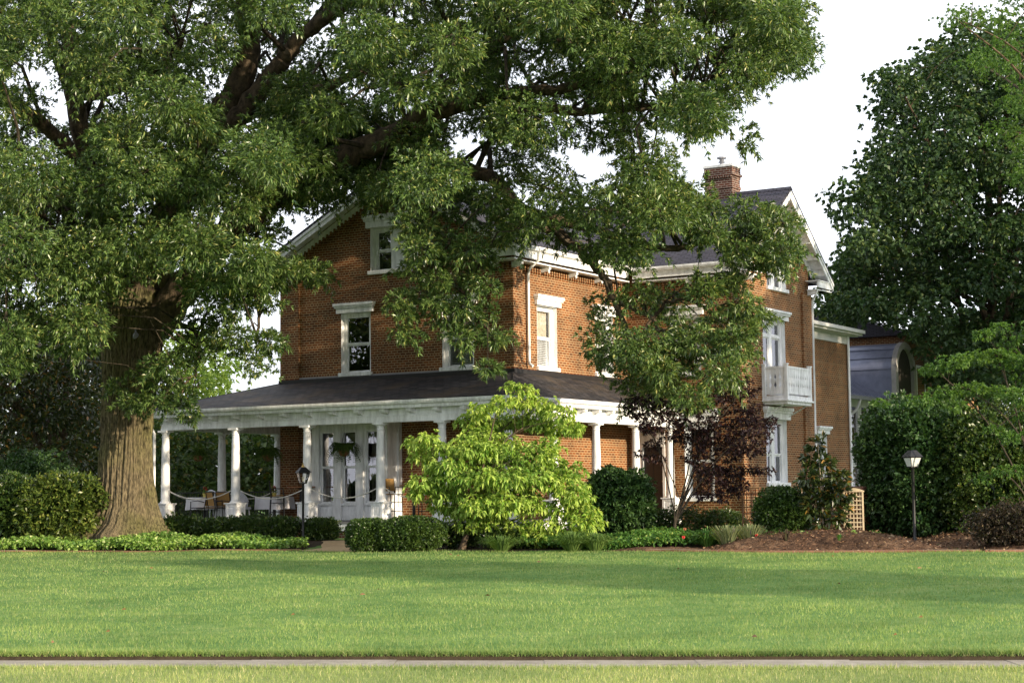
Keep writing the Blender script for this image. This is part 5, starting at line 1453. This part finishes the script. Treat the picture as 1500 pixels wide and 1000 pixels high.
def blossom(px, py, Y, lab, mat='red'):
    m = MB(); c = at(px, py, Y)
    for k in range(5):
        a = k * 1.2566
        m.prism([(0, 0), (.03, .02), (.045, .06), (.0, .075), (-.02, .04)], -.006, .006, lambda p, q, e, a=a: (p * math.cos(a) - e * math.sin(a), p * math.sin(a) + e * math.cos(a), q))
    o = m.build('flower', MAT[mat], None); o.location = tuple(float(v) for v in c)
    tag(o, lab, 'flower')
blossom(1001, 789, 42.95, 'red flower at the front edge of the ground cover'); blossom(1108, 786, 42.6, 'red flower in front of the lavender'); blossom(1003, 777, 43.5, 'orange flower among the ground cover leaves', 'pot')

# ------------------------------------------------------------------ grass blades
def grass(name, label, XY, L, W, mat, zf, lean=.35):
    n = len(XY)
    z = zf(XY[:, 0], XY[:, 1])
    B = np.column_stack([XY, z - .005])
    a = rng.uniform(0, 6.283, n); s = np.column_stack([np.cos(a), np.sin(a), np.zeros(n)])
    Ln = L * rng.uniform(.55, 1.2, n)[:, None] if np.isscalar(L) else L[:, None] * rng.uniform(.55, 1.2, (n, 1))
    Wn = (np.full(n, W) if np.isscalar(W) else W)[:, None]
    t = rng.normal(0, lean, (n, 3)); t[:, 2] = 1; t = unit(t)
    V = np.stack([B - s * Wn * .5, B + s * Wn * .5, B + t * Ln], 1).reshape(-1, 3)
    o = np_mesh(name, V, np.arange(3 * n).reshape(-1, 3), MAT[mat])
    return tag(o, label, 'grass', kind='stuff')
n = 300000
yy = 17.2 + (48 - 17.2) * rng.random(n) ** 1.55
xx = (rng.random(n) * 2 - 1) * (.31 * yy + 1.5)
ok = (yy > walk_far(xx) + .06) & (yy < edge_y(xx) - .02)
xx, yy = xx[ok], yy[ok]
clumpy = .75 + .5 * (.5 + .5 * np.sin(xx * 1.7 + np.sin(yy * .8) * 2) * np.sin(yy * 1.3 + xx * .5))
grass('lawn_grass', 'mown green lawn grass between the pavement and the beds', np.column_stack([xx, yy]), .050 * clumpy, .0055 * yy / 18, 'blade', ground_z)
n = 27000
xx = rng.uniform(-7.5, 7.5, n); yy = walk_far(xx) + .035 + .16 * rng.random(n) ** 1.5
grass('lawn_edge_grass', 'longer grass overhanging the cut edge of the lawn along the pavement', np.column_stack([xx, yy]), .075, .006, 'blade', lambda X, Y: np.where(Y - walk_far(X) < .06, -.02 + 1.6 * (Y - walk_far(X)), ground_z(X, Y)), .55)
n = 52000
xx = rng.uniform(-6.5, 6.5, n); yy = walk_near(xx) + .02 - 2.6 * rng.random(n) ** 1.2
grass('verge_grass', 'pale dry tipped grass on the strip in front of the pavement', np.column_stack([xx, yy]), .060, .0058, 'dry_blade', lambda X, Y: np.full_like(X, .015), .35)
n = 9000
xx = rng.uniform(-7, 7, n); yy = walk_near(xx) + .005 + .10 * rng.random(n) ** 2 * (1 + np.sin(xx * 2.1) * np.sin(xx * .9 + 1))
grass('verge_edge_grass', 'ragged grass creeping over the near side of the pavement', np.column_stack([xx, yy]), .06, .006, 'dry_blade', lambda X, Y: np.full_like(X, -.004), .6)
n = 9000
pc_ = rng.uniform([4.4, 39.3], [14, 46], (n, 2)); pc_ = pc_[pc_[:, 1] > edge_y(pc_[:, 0]) + .25]
dg_ = bpy.context.evaluated_depsgraph_get()
zc_ = []
for q_ in pc_:
    hit_, loc_, *_ = scene.ray_cast(dg_, (q_[0], q_[1], 1.15), (0, 0, -1))
    zc_.append(loc_[2] + .012 if hit_ and loc_[2] < .85 else -5)
P_ = np.column_stack([pc_, zc_]); P_ = P_[P_[:, 2] > 0]
D_ = unit(rng.normal(size=P_.shape) * [1, 1, .35])
tag(leaves_obj('bark_chips', leaf_quads(P_, D_, rng.uniform(.04, .12, len(P_)), rng.uniform(.015, .04, len(P_)), 0, .1), MAT['chip'], None), 'loose bark chips scattered over the mulch beds', 'bark chips', kind='stuff')
n = 5200
aa = rng.uniform(-20, 10.3, n); yy = edge_y(aa) - .12 * rng.random(n)
grass('border_grass', 'unmown grass fringe where the lawn meets the beds', np.column_stack([aa, yy]), .07, .012, 'blade', ground_z, .4)
# fallen leaves on the lawn
fl3 = rng.uniform(0, 1, (26, 2)); Y_ = 19.5 + 24 * fl3[:, 0]; X_ = (fl3[:, 1] * 2 - 1) * .28 * Y_
for i in range(26):
    z = gz(X_[i], Y_[i]) + .035
    V = leaf_quads(np.array([[0, 0, 0.0]]), unit(np.array([[rng.normal(), rng.normal(), .25]])), .10, .035)
    if i == 0: lf0 = leaves_obj('fallen_leaf', V, MAT['lattice_dark'], None); tag(lf0, 'small dry brown leaf lying on the lawn', 'leaf', 'dry leaves on the lawn'); lf0.location = (X_[i], Y_[i], z)
    else:
        c = lf0.copy(); link(c); c.location = (X_[i], Y_[i], z); c.rotation_euler = (0, 0, rng.uniform(0, 6.28))

# ------------------------------------------------------------------ lamps
def lamp_post(px, Y, H, label, carriage):
    x = at(px, 790, Y)[0]; z = gz(x, Y) + (.22 if px > 1000 else 0)
    o = empty('lamp_post', (x, Y, z), 0.4); tag(o, label, 'lamp post')
    zb0 = H - (.47 if carriage else .40)
    m = MB(); m.lathe([(.05, -.2), (.05, .02), (.036, .05), (.036, zb0 - .05), (.05, zb0 - .03), (.05, zb0)], (0, 0, 0), 12); m.build('post', MAT['black'], o, smooth=True)
    b, t, zb, zt = (.085, .155, H - .47, H - .20) if carriage else (.09, .148, H - .385, H - .18)
    f = MB()
    f.box(-b, b, -b, b, zb - .03, zb)
    for sx in (-1, 1):
        for sy in (-1, 1): f.tube([(sx * b, sy * b, zb), (sx * t, sy * t, zt)], .008, 5)
    for i in range(4):
        c = [(-1, -1), (1, -1), (1, 1), (-1, 1)]; p, q = c[i], c[(i + 1) % 4]
        f.tube([(p[0] * t, p[1] * t, zt), (q[0] * t, q[1] * t, zt)], .009, 5)
    if carriage: f.tube([(0, 0, zb), (0, 0, zb + .06)], .02, 6)
    f.build('lantern_frame', MAT['black'], o)
    g = MB()
    for i in range(4):
        c = [(-1, -1), (1, -1), (1, 1), (-1, 1)]; p, q = c[i], c[(i + 1) % 4]
        g.quad((p[0] * b, p[1] * b, zb), (q[0] * b, q[1] * b, zb), (q[0] * t, q[1] * t, zt), (p[0] * t, p[1] * t, zt))
    g.build('glass', MAT['clear' if carriage else 'milky'], o)
    bu = MB(); bu.lathe([(0, 0), (.02, .01), (.022, .05), (.034, .09), (.03, .13), (0, .15)], (0, 0, zb + .03), 12); bu.build('bulb', MAT['lace'], o, smooth=True)
    k = MB(); T = t + .035; q = .06 if carriage else .072
    zr = zt + .012; zp = H - .04 if carriage else H - .01
    k.add([(-T, -T, zr), (T, -T, zr), (T, T, zr), (-T, T, zr), (-q, -q, zp), (q, -q, zp), (q, q, zp), (-q, q, zp)], [(0, 1, 2, 3), (0, 1, 5, 4), (1, 2, 6, 5), (2, 3, 7, 6), (3, 0, 4, 7), (4, 5, 6, 7)])
    c_ = k.build('cap', MAT['black'], o)
    if carriage:
        n = MB(); n.lathe([(.055, 0), (.05, .03), (.02, .04), (.03, .07), (.012, .09), (.012, .11), (0, .13)], (0, 0, zp), 10); n.build('finial', MAT['lamp_shade'], c_, smooth=True)
lamp_post(444, 49.6, 2.10, 'black lamp post with a pointed lantern standing among the low bushes before the porch', True)
lamp_post(1340, 41.6, 2.06, 'black lamp post with a flat topped lantern standing in the mulch before the tall hedge', False)

# ------------------------------------------------------------------ ropes, ferns and furniture on the porch
def rope(a, b, sag, label):
    pts = []
    a, b = np.array(a), np.array(b)
    for i in range(17):
        t = i / 16; p = a + (b - a) * t; pts.append(hw(*p) - np.array([0, 0, sag * 4 * t * (1 - t)]))
    o0_ = pts[0]
    m = MB(); m.tube([p - o0_ for p in pts], .016, 6)
    o = m.build('rope', MAT['rope'], None, smooth=True, loc=o0_); tag(o, label, 'rope', 'ropes between the porch columns')
cx = [-11.02, -8.16, -5.39, -2.70, -0.55, 1.66]
nm = ['rope swag between the first and second front columns from the left', 'rope swag between the second and third front columns, left of the lamp post', 'rope swag between the third and fourth front columns, across the bay window', 'rope swag right of the fourth front column, before the bar table']
for i in range(4): rope((cx[i] + .16, YO, 1.88), (cx[i + 1] - .16, YO, 1.88), .27, nm[i])
rope((XL, YO + .16, 1.88), (XL, -.32 - .16, 1.88), .27, 'rope swag on the left side of the porch, nearest the front corner')
rope((XL, -.32 + .16, 1.88), (XL, 2.57 - .16, 1.88), .27, 'rope swag on the left side of the porch, farther from the corner')

def fern(x, y, z, label):
    o = empty('hanging_fern', hw(x, y, z)); tag(o, label, 'hanging plant', 'ferns hanging from the porch ceiling')
    m = MB(); m.lathe([(.02, -.20), (.12, -.16), (.17, -.06), (.18, .0), (.165, 0), (.15, -.05)], (0, 0, 0), 16); m.build('basket', MAT['pot'], o, smooth=True)
    m = MB()
    for k in range(3): m.tube([(.17 * math.cos(k * 2.09), .17 * math.sin(k * 2.09), 0), (0, 0, .55), (0, 0, 4.02 - z)], .006, 4)
    m.build('chain', MAT['black'], o)
    Vs = []
    for k in range(120):
        a = rng.uniform(0, 6.28); L = rng.uniform(.30, .52); e = rng.uniform(.2, 1.0)
        for j in range(16):
            t = j / 15; r_ = .06 + L * t; zz = .05 + .30 * e * math.sin(t * 2.2) - .42 * t ** 2 * (1.2 - e * .6)
            p = np.array([r_ * math.cos(a), r_ * math.sin(a), zz]); s = np.array([-math.sin(a), math.cos(a), 0])
            w_ = .085 * (1 - t * .6)
            Vs.append(leaf_quads(np.array([p, p]), unit(np.array([s + [0, 0, -.3], -s + [0, 0, -.3]])), w_, .034))
    leaves_obj('frond', np.concatenate(Vs), MAT['fern'], o)
fern(-11.0, -1.5, 3.02, 'fern hanging at the left end of the porch, between the first two columns')
fern(-8.12, -1.5, 2.98, 'fern hanging near the brick corner of the house')
fern(-5.15, -1.5, 3.06, 'fern hanging in front of the bay window')

PZ = .92
def stool(x, y, rz, label):
    o = empty('bar_stool', hw(x, y, PZ), HA + rz); tag(o, label, 'bar stool', 'tan bar stools on the porch')
    m = MB()
    for sx in (-.2, .2):
        m.tube([(sx * 1.1, -.22, 0), (sx, -.2, .78)], .016, 6); m.tube([(sx * 1.1, .24, 0), (sx, .19, .78), (sx, .25, 1.25)], .016, 6)
    for z in (.28, .55):
        for a, b in (((-.21, -.21), (.21, -.21)), ((.21, -.21), (.21, .22)), ((.21, .22), (-.21, .22)), ((-.21, .22), (-.21, -.21))): m.tube([(*a, z), (*b, z)], .011, 5)
    for sx in (-.23, .23): m.tube([(sx, .2, .78), (sx, .2, 1.0), (sx, -.18, 1.0), (sx, -.2, .78)], .014, 6)
    m.build('frame', MAT['black'], o)
    m = MB(); m.box(-.21, .21, -.21, .20, .77, .80); m.build('seat', MAT['tan'], o, bevel=.01)
    m = MB(); m.prism([(.19, .88), (.25, 1.25), (.235, 1.255), (.175, .885)], -.2, .2, lambda p, q, e: (e, p, q)); m.build('backrest', MAT['tan'], o)
stool(-7.75, -1.5, 2.3, 'tan bar stool at the tall table left of the bay window')
stool(-3.35, -1.5, 1.2, 'tan bar stool at the tall table right of the fourth column')
def patio_chair(x, y, rz, label):
    o = empty('patio_chair', hw(x, y, PZ), HA + rz); tag(o, label, 'chair', 'tan patio chairs at the left end of the porch')
    m = MB()
    for sx in (-.27, .27):
        m.tube([(sx, -.26, 0), (sx, -.25, .62), (sx, .0, .65), (sx, .22, .60)], .016, 6); m.tube([(sx, .3, 0), (sx * .95, .22, .42), (sx * .95, .32, .92)], .016, 6); m.tube([(sx, -.25, .42), (sx * .95, .22, .42)], .016, 6)
    m.tube([(-.26, .32, .92), (.26, .32, .92)], .016, 6); m.tube([(-.27, -.25, .42), (.27, -.25, .42)], .014, 6)
    m.build('frame', MAT['black'], o)
    m = MB(); m.box(-.25, .25, -.25, .23, .415, .435); m.build('seat', MAT['tan'], o)
    m = MB(); m.prism([(.235, .48), (.315, .91), (.30, .912), (.22, .483)], -.25, .25, lambda p, q, e: (e, p, q)); m.build('backrest', MAT['tan'], o)
patio_chair(-10.1, -1.55, 2.7, 'tan sling chair with its back to the lawn, left of the second column')
patio_chair(-11.2, -1.1, -1.3, 'tan sling chair seen edge on behind the first column')
patio_chair(-10.7, -.4, 3.3, 'tan sling chair behind the other one, mostly hidden')
def wicker_chair(x, y, rz, label):
    o = empty('wicker_chair', hw(x, y, PZ), HA + rz); tag(o, label, 'chair', 'white wicker chairs on the porch')
    m = MB(); n = 18; vs = []
    for i in range(n + 1):
        a = math.pi * (i / n)
        top = .62 + .38 * math.sin(a) ** .7
        for z, q in ((.38, .27), (.6, .30), (top, .33)):
            vs.append((q * math.cos(a), q * math.sin(a) * .95 - .02, z));
        vs.append((.30 * math.cos(a), .30 * math.sin(a) * .95 - .02, top + .012)); vs.append((.25 * math.cos(a), .25 * math.sin(a) * .95 - .02, .40))
    m.add(vs, [(i * 5 + k, (i + 1) * 5 + k, (i + 1) * 5 + (k + 1) % 5, i * 5 + (k + 1) % 5) for i in range(n) for k in range(5)])
    m.build('backrest', MAT['wicker'], o, smooth=True)
    m = MB(); m.lathe([(.0, .36), (.26, .36), (.28, .39), (.26, .43), (0, .44)], (0, -.02, 0), 18); m.build('seat', MAT['wicker'], o, smooth=True)
    for k in range(4):
        m = MB(); a = .78 + k * 1.57; m.tube([(.24 * math.cos(a), .24 * math.sin(a), 0), (.22 * math.cos(a), .22 * math.sin(a), .37)], .022, 6); m.build('leg', MAT['wicker'], o)
wicker_chair(-9.0, -1.7, 2.9, 'white wicker chair just right of the second column')
wicker_chair(-11.1, -.0, 2.5, 'white wicker chair between the first column and the tan chair')
wicker_chair(-12.9, 1.6, 2.9, 'white wicker chair outside, left of the first column')
wicker_chair(-8.9, 2.3, .6, 'white wicker chair far along the left side of the house')
def cloth_table(x, y, label, potlab):
    p = hw(x, y, PZ)
    o = empty('dining_table', p, HA); tag(o, label, 'table', 'cloth covered tables on the porch')
    m = MB(); m.lathe([(.36, .02), (.05, .05), (.045, .70), (.05, .70)], (0, 0, 0), 12); m.build('pedestal', MAT['black'], o)
    m = MB(); m.box(-.42, .42, -.42, .42, .70, .74); m.build('tabletop', MAT['wood'], o)
    m = MB(); k = 40; vs = []
    for z, q in ((.752, .0), (.752, .44), (.74, .455), (.55, .47), (.36, .49)):
        for i in range(k):
            a = 6.2832 * i / k; s = 1 / max(abs(math.cos(a)), abs(math.sin(a))); s = min(s, 1.34)
            w_ = q * s * (1 + (.035 * math.sin(a * 9) if z < .6 else 0)); vs.append((w_ * math.cos(a), w_ * math.sin(a), z - (.05 * (s - 1) if z < .5 else 0)))
    m.add(vs, [(r_ * k + i, r_ * k + (i + 1) % k, (r_ + 1) * k + (i + 1) % k, (r_ + 1) * k + i) for r_ in range(4) for i in range(k)])
    c = m.build('tablecloth', MAT['cloth'], None, smooth=True, loc=p); c.rotation_euler = (0, 0, HA); tag(c, label.replace('table', 'tablecloth').replace('covered with a white cloth', 'hanging in folds'), 'tablecloth', 'white tablecloths on the porch')
    q = p + np.array([0, 0, .755]); f = empty('flower_pot', q); tag(f, potlab, 'flower pot', 'yellow pots on the porch tables')
    m = MB(); m.lathe([(.05, 0), (.075, .12), (.08, .13), (.07, .13), (.06, .05)], (0, 0, 0), 14); m.build('pot', MAT['yellow'], f, smooth=True)
    V = tufts(rdir(40) * .07 + np.array([0, 0, .2]), unit(rdir(40) + [0, 0, .8]), 3, .05, .025); leaves_obj('foliage', V, MAT['cover'], f)
    V = tufts(rdir(16) * .08 + np.array([0, 0, .25]), unit(rdir(16) + [0, 0, .6]), 5, .035, .03); leaves_obj('bloom', V, MAT['red'], f)
cloth_table(-8.35, -.9, 'square table covered with a white cloth behind the second column', 'yellow pot of red flowers on the table near the brick corner')
cloth_table(-11.5, -.6, 'square table covered with a white cloth behind the first column', 'yellow pot of red flowers on the table at the left end')
def bar_table(x, y, label):
    o = empty('bar_table', hw(x, y, PZ), HA); tag(o, label, 'table', 'tall bar tables on the porch')
    m = MB(); m.lathe([(.0, 1.02), (.42, 1.02), (.44, 1.035), (.43, 1.06), (0, 1.06)], (0, 0, 0), 28); m.build('tabletop', MAT['wood'], o)
    m = MB(); m.lathe([(.28, 0), (.28, .02), (.05, .05), (.045, 1.0), (.12, 1.02)], (0, 0, 0), 12); m.build('pedestal', MAT['black'], o)
bar_table(-7.0, -1.25, 'tall round table against the brick left of the bay window')
bar_table(-2.75, -1.25, 'tall round table against the brick right of the bay window')
stool(-2.1, -1.5, -1.2, 'tan bar stool mostly hidden by dogwood leaves')

# railing beyond the porch
rl = empty('railing', hw(-14.5, 3.0, .5), HA); tag(rl, 'black iron garden railing beyond the left end of the porch', 'railing')
m = MB(); m.box(-1.5, 8, -.02, .02, 1.32, 1.36); m.box(-1.5, 8, -.015, .015, .12, .15); m.build('rail', MAT['black'], rl)
m = MB()
for k in range(80): m.box(-1.5 + k * .12, -1.485 + k * .12, -.008, .008, .0, 1.32)
m.build('picket', MAT['black'], rl)['kind'] = 'stuff'

# ------------------------------------------------------------------ trellises, pier
def trellis(px, Y, w, h, nx, nz, mat, label, arch, rz):
    x = at(px, 770, Y)[0]; z = gz(x, Y) + (.1 if arch else 0)
    o = empty('trellis', (x, Y, z), rz); tag(o, label, 'trellis')
    m = MB(); t = .035
    m.box(-w / 2, -w / 2 + t, -.02, .02, 0, h); m.box(w / 2 - t, w / 2, -.02, .02, 0, h); m.box(-w / 2 + t, w / 2 - t, -.018, .018, .02, .06)
    if arch: m.prism([(-w / 2 - .02, h)] + [(-w / 2 - .02 + (w + .04) * i / 10, h + .03 + .07 * math.sin(math.pi * i / 10)) for i in range(11)] + [(w / 2 + .02, h)], -.025, .025, lambda p, q, e: (p, e, q))
    else: m.box(-w / 2 + t, w / 2 - t, -.018, .018, h - .05, h)
    m.build('frame', mat, o)
    m = MB()
    for i in range(1, nx): a = -w / 2 + w * i / nx; m.box(a - .011, a + .011, .0, .01, .06, h - .001)
    for i in range(1, nz): a = h * i / nz; m.box(-w / 2 + t, w / 2 - t, -.011, -.001, a - .014, a + .014)
    m.build('lattice', mat, o)
trellis(1251, 44.6, .50, 1.08, 6, 10, MAT['lattice'], 'pale tan lattice trellis with a rounded top before the brick pier', True, -.35)
trellis(1101, 46.0, .5, 1.35, 4, 8, MAT['lattice_dark'], 'brown lattice trellis against the brick, left of the round boxwood', False, -.5)
pr = empty('brick_pier', (at(1254, 760, 46.2)[0], 46.2, gz(8.9, 46.2)), HA); tag(pr, 'low brick pier with a red cap behind the tan trellis', 'pier')
m = MB(); m.box(-.85, .28, -.28, .28, -.1, 1.22); m.build('shaft', MAT['brick'], pr)
m = MB(); m.box(-.89, .33, -.33, .33, 1.22, 1.34); m.build('cap', MAT['edging'], pr, bevel=.01)

# ------------------------------------------------------------------ the annex behind
an = empty('annex_building', (H0[0], H0[1], 0), HA); tag(an, 'brick and glass annex with a blue barrel metal roof behind the tall hedge', 'building')
bc = (26.6, 6.55); br2 = 1.17                      # centre (y, z) of the barrel
m = MB(); arc = [(bc[0] + br2 * math.cos(a), bc[1] + br2 * math.sin(a)) for a in np.linspace(0, math.pi, 21)]
prof = [(bc[0] + br2, 5.0)] + arc + [(bc[0] - br2, 5.0)]
m.prism(prof, -6, 2.80, lambda p, q, e: (e, p, q)); bro = m.build('barrel_roof', MAT['metal_roof'], an)
m = MB()                                           # standing seams
for a in np.linspace(.2, math.pi - .1, 8):
    c, s = math.cos(a), math.sin(a)
    m.prism([(bc[0] + (br2 - .02) * c, bc[1] + (br2 - .02) * s), (bc[0] + (br2 + .05) * c, bc[1] + (br2 + .05) * s), (bc[0] + (br2 + .05) * c - .04 * s, bc[1] + (br2 + .05) * s + .04 * c), (bc[0] + (br2 - .02) * c - .04 * s, bc[1] + (br2 - .02) * s + .04 * c)], -6, 2.75, lambda p, q, e: (e, p, q))
m.build('seam', MAT['metal_roof'], bro)
m = MB()
o_, i_ = [(bc[0] + 1.25, 5.0)] + [(bc[0] + 1.25 * math.cos(a), bc[1] + 1.25 * math.sin(a)) for a in np.linspace(0, math.pi, 21)] + [(bc[0] - 1.25, 5.0)], [(bc[0] + .98, 5.0)] + [(bc[0] + .98 * math.cos(a), bc[1] + .98 * math.sin(a)) for a in np.linspace(0, math.pi, 21)] + [(bc[0] - .98, 5.0)]
for k in range(len(o_) - 1):
    q = [o_[k], o_[k + 1], i_[k + 1], i_[k]]
    m.prism(q, 2.78, 2.98, lambda p, q_, e: (e, p, q_))
m.build('arch_trim', MAT['concrete'], bro)
m = MB(); m.prism(i_, 2.805, 2.84, lambda p, q, e: (e, p, q)); m.build('arch_panel', MAT['dark_fill'], bro)
m = MB(); m.quad((2.6, 28.0, 0), (2.6, 40, 0), (2.6, 40, 8.2), (2.6, 28.0, 8.2)); m.quad((2.6, 28.0, 0), (-8, 28.0, 0), (-8, 28.0, 8.2), (2.6, 28.0, 8.2)); m.quad((2.55, 25.4, 0), (2.55, 28, 0), (2.55, 28, 5.2), (2.55, 25.4, 5.2)); m.build('wall', MAT['brick'], an)
m = MB(); m.prism([(2.9, 8.2), (-3, 10), (-9, 8.2)], 27.7, 40.3, lambda p, q, e: (p, e, q)); m.build('roof', MAT['slate'], an)
f = MB(); wall(f, lambda a, d, z: (2.605 + d, a, z), 29.0, 30.2, 5.3, 7.0, [(29.12, 30.08, 5.42, 6.88)], .05); f = f.build('window', MAT['white'], an)
m = MB(); m.quad((2.57, 29.1, 5.4), (2.57, 30.1, 5.4), (2.57, 30.1, 6.9), (2.57, 29.1, 6.9)); m.build('pane', MAT['glass'], f)
# glazed link with a lean-to metal roof
TL = lambda a, d, z: (2.05 + d, a, z)
f = MB(); wall(f, TL, 20.0, 25.3, .3, 5.35, [(22.4, 23.3, .6, 2.6), (22.4, 23.3, 2.85, 5.0), (23.7, 24.5, .6, 2.6), (23.7, 24.5, 2.85, 5.0), (20.6, 22.0, .6, 5.0)], .1)
f.box(24.75, 25.3, .001, .12, .3, 5.35, TL)
f = f.build('window', MAT['porch_white'], an)
m = MB(); m.quad(TL(20.3, -.09, .4), TL(25.1, -.09, .4), TL(25.1, -.09, 5.2), TL(20.3, -.09, 5.2)); m.build('pane', MAT['glass'], f)
m = MB(); m.box(0.2, 1.0, 20.2, 25, .4, 5.2); m.build('dark_interior', MAT['dark_fill'], an)  # dark box standing in for the unlit inside of the link
m = MB(); m.prism([(2.55, 5.42), (.2, 6.75), (.2, 6.65), (2.55, 5.34)], 19.85, 25.4, lambda p, q, e: (p, e, q))
for k in range(14): m.prism([(2.54, 5.43), (.2, 6.752), (.2, 6.80), (2.54, 5.475)], 19.95 + k * .4, 19.98 + k * .4, lambda p, q, e: (p, e, q))
m.build('roof', MAT['metal_roof'], an)
m = MB(); m.box(2.5, 2.66, 19.85, 25.45, 5.24, 5.38); m.build('gutter', MAT['grey'], an)
m = MB(); m.tube([(2.6, 22.2, 5.3), (2.5, 22.1, 4.9), (2.2, 22.0, 4.6), (2.15, 22.0, .5)], .06, 8); m.build('downspout', MAT['porch_white'], an, smooth=True)
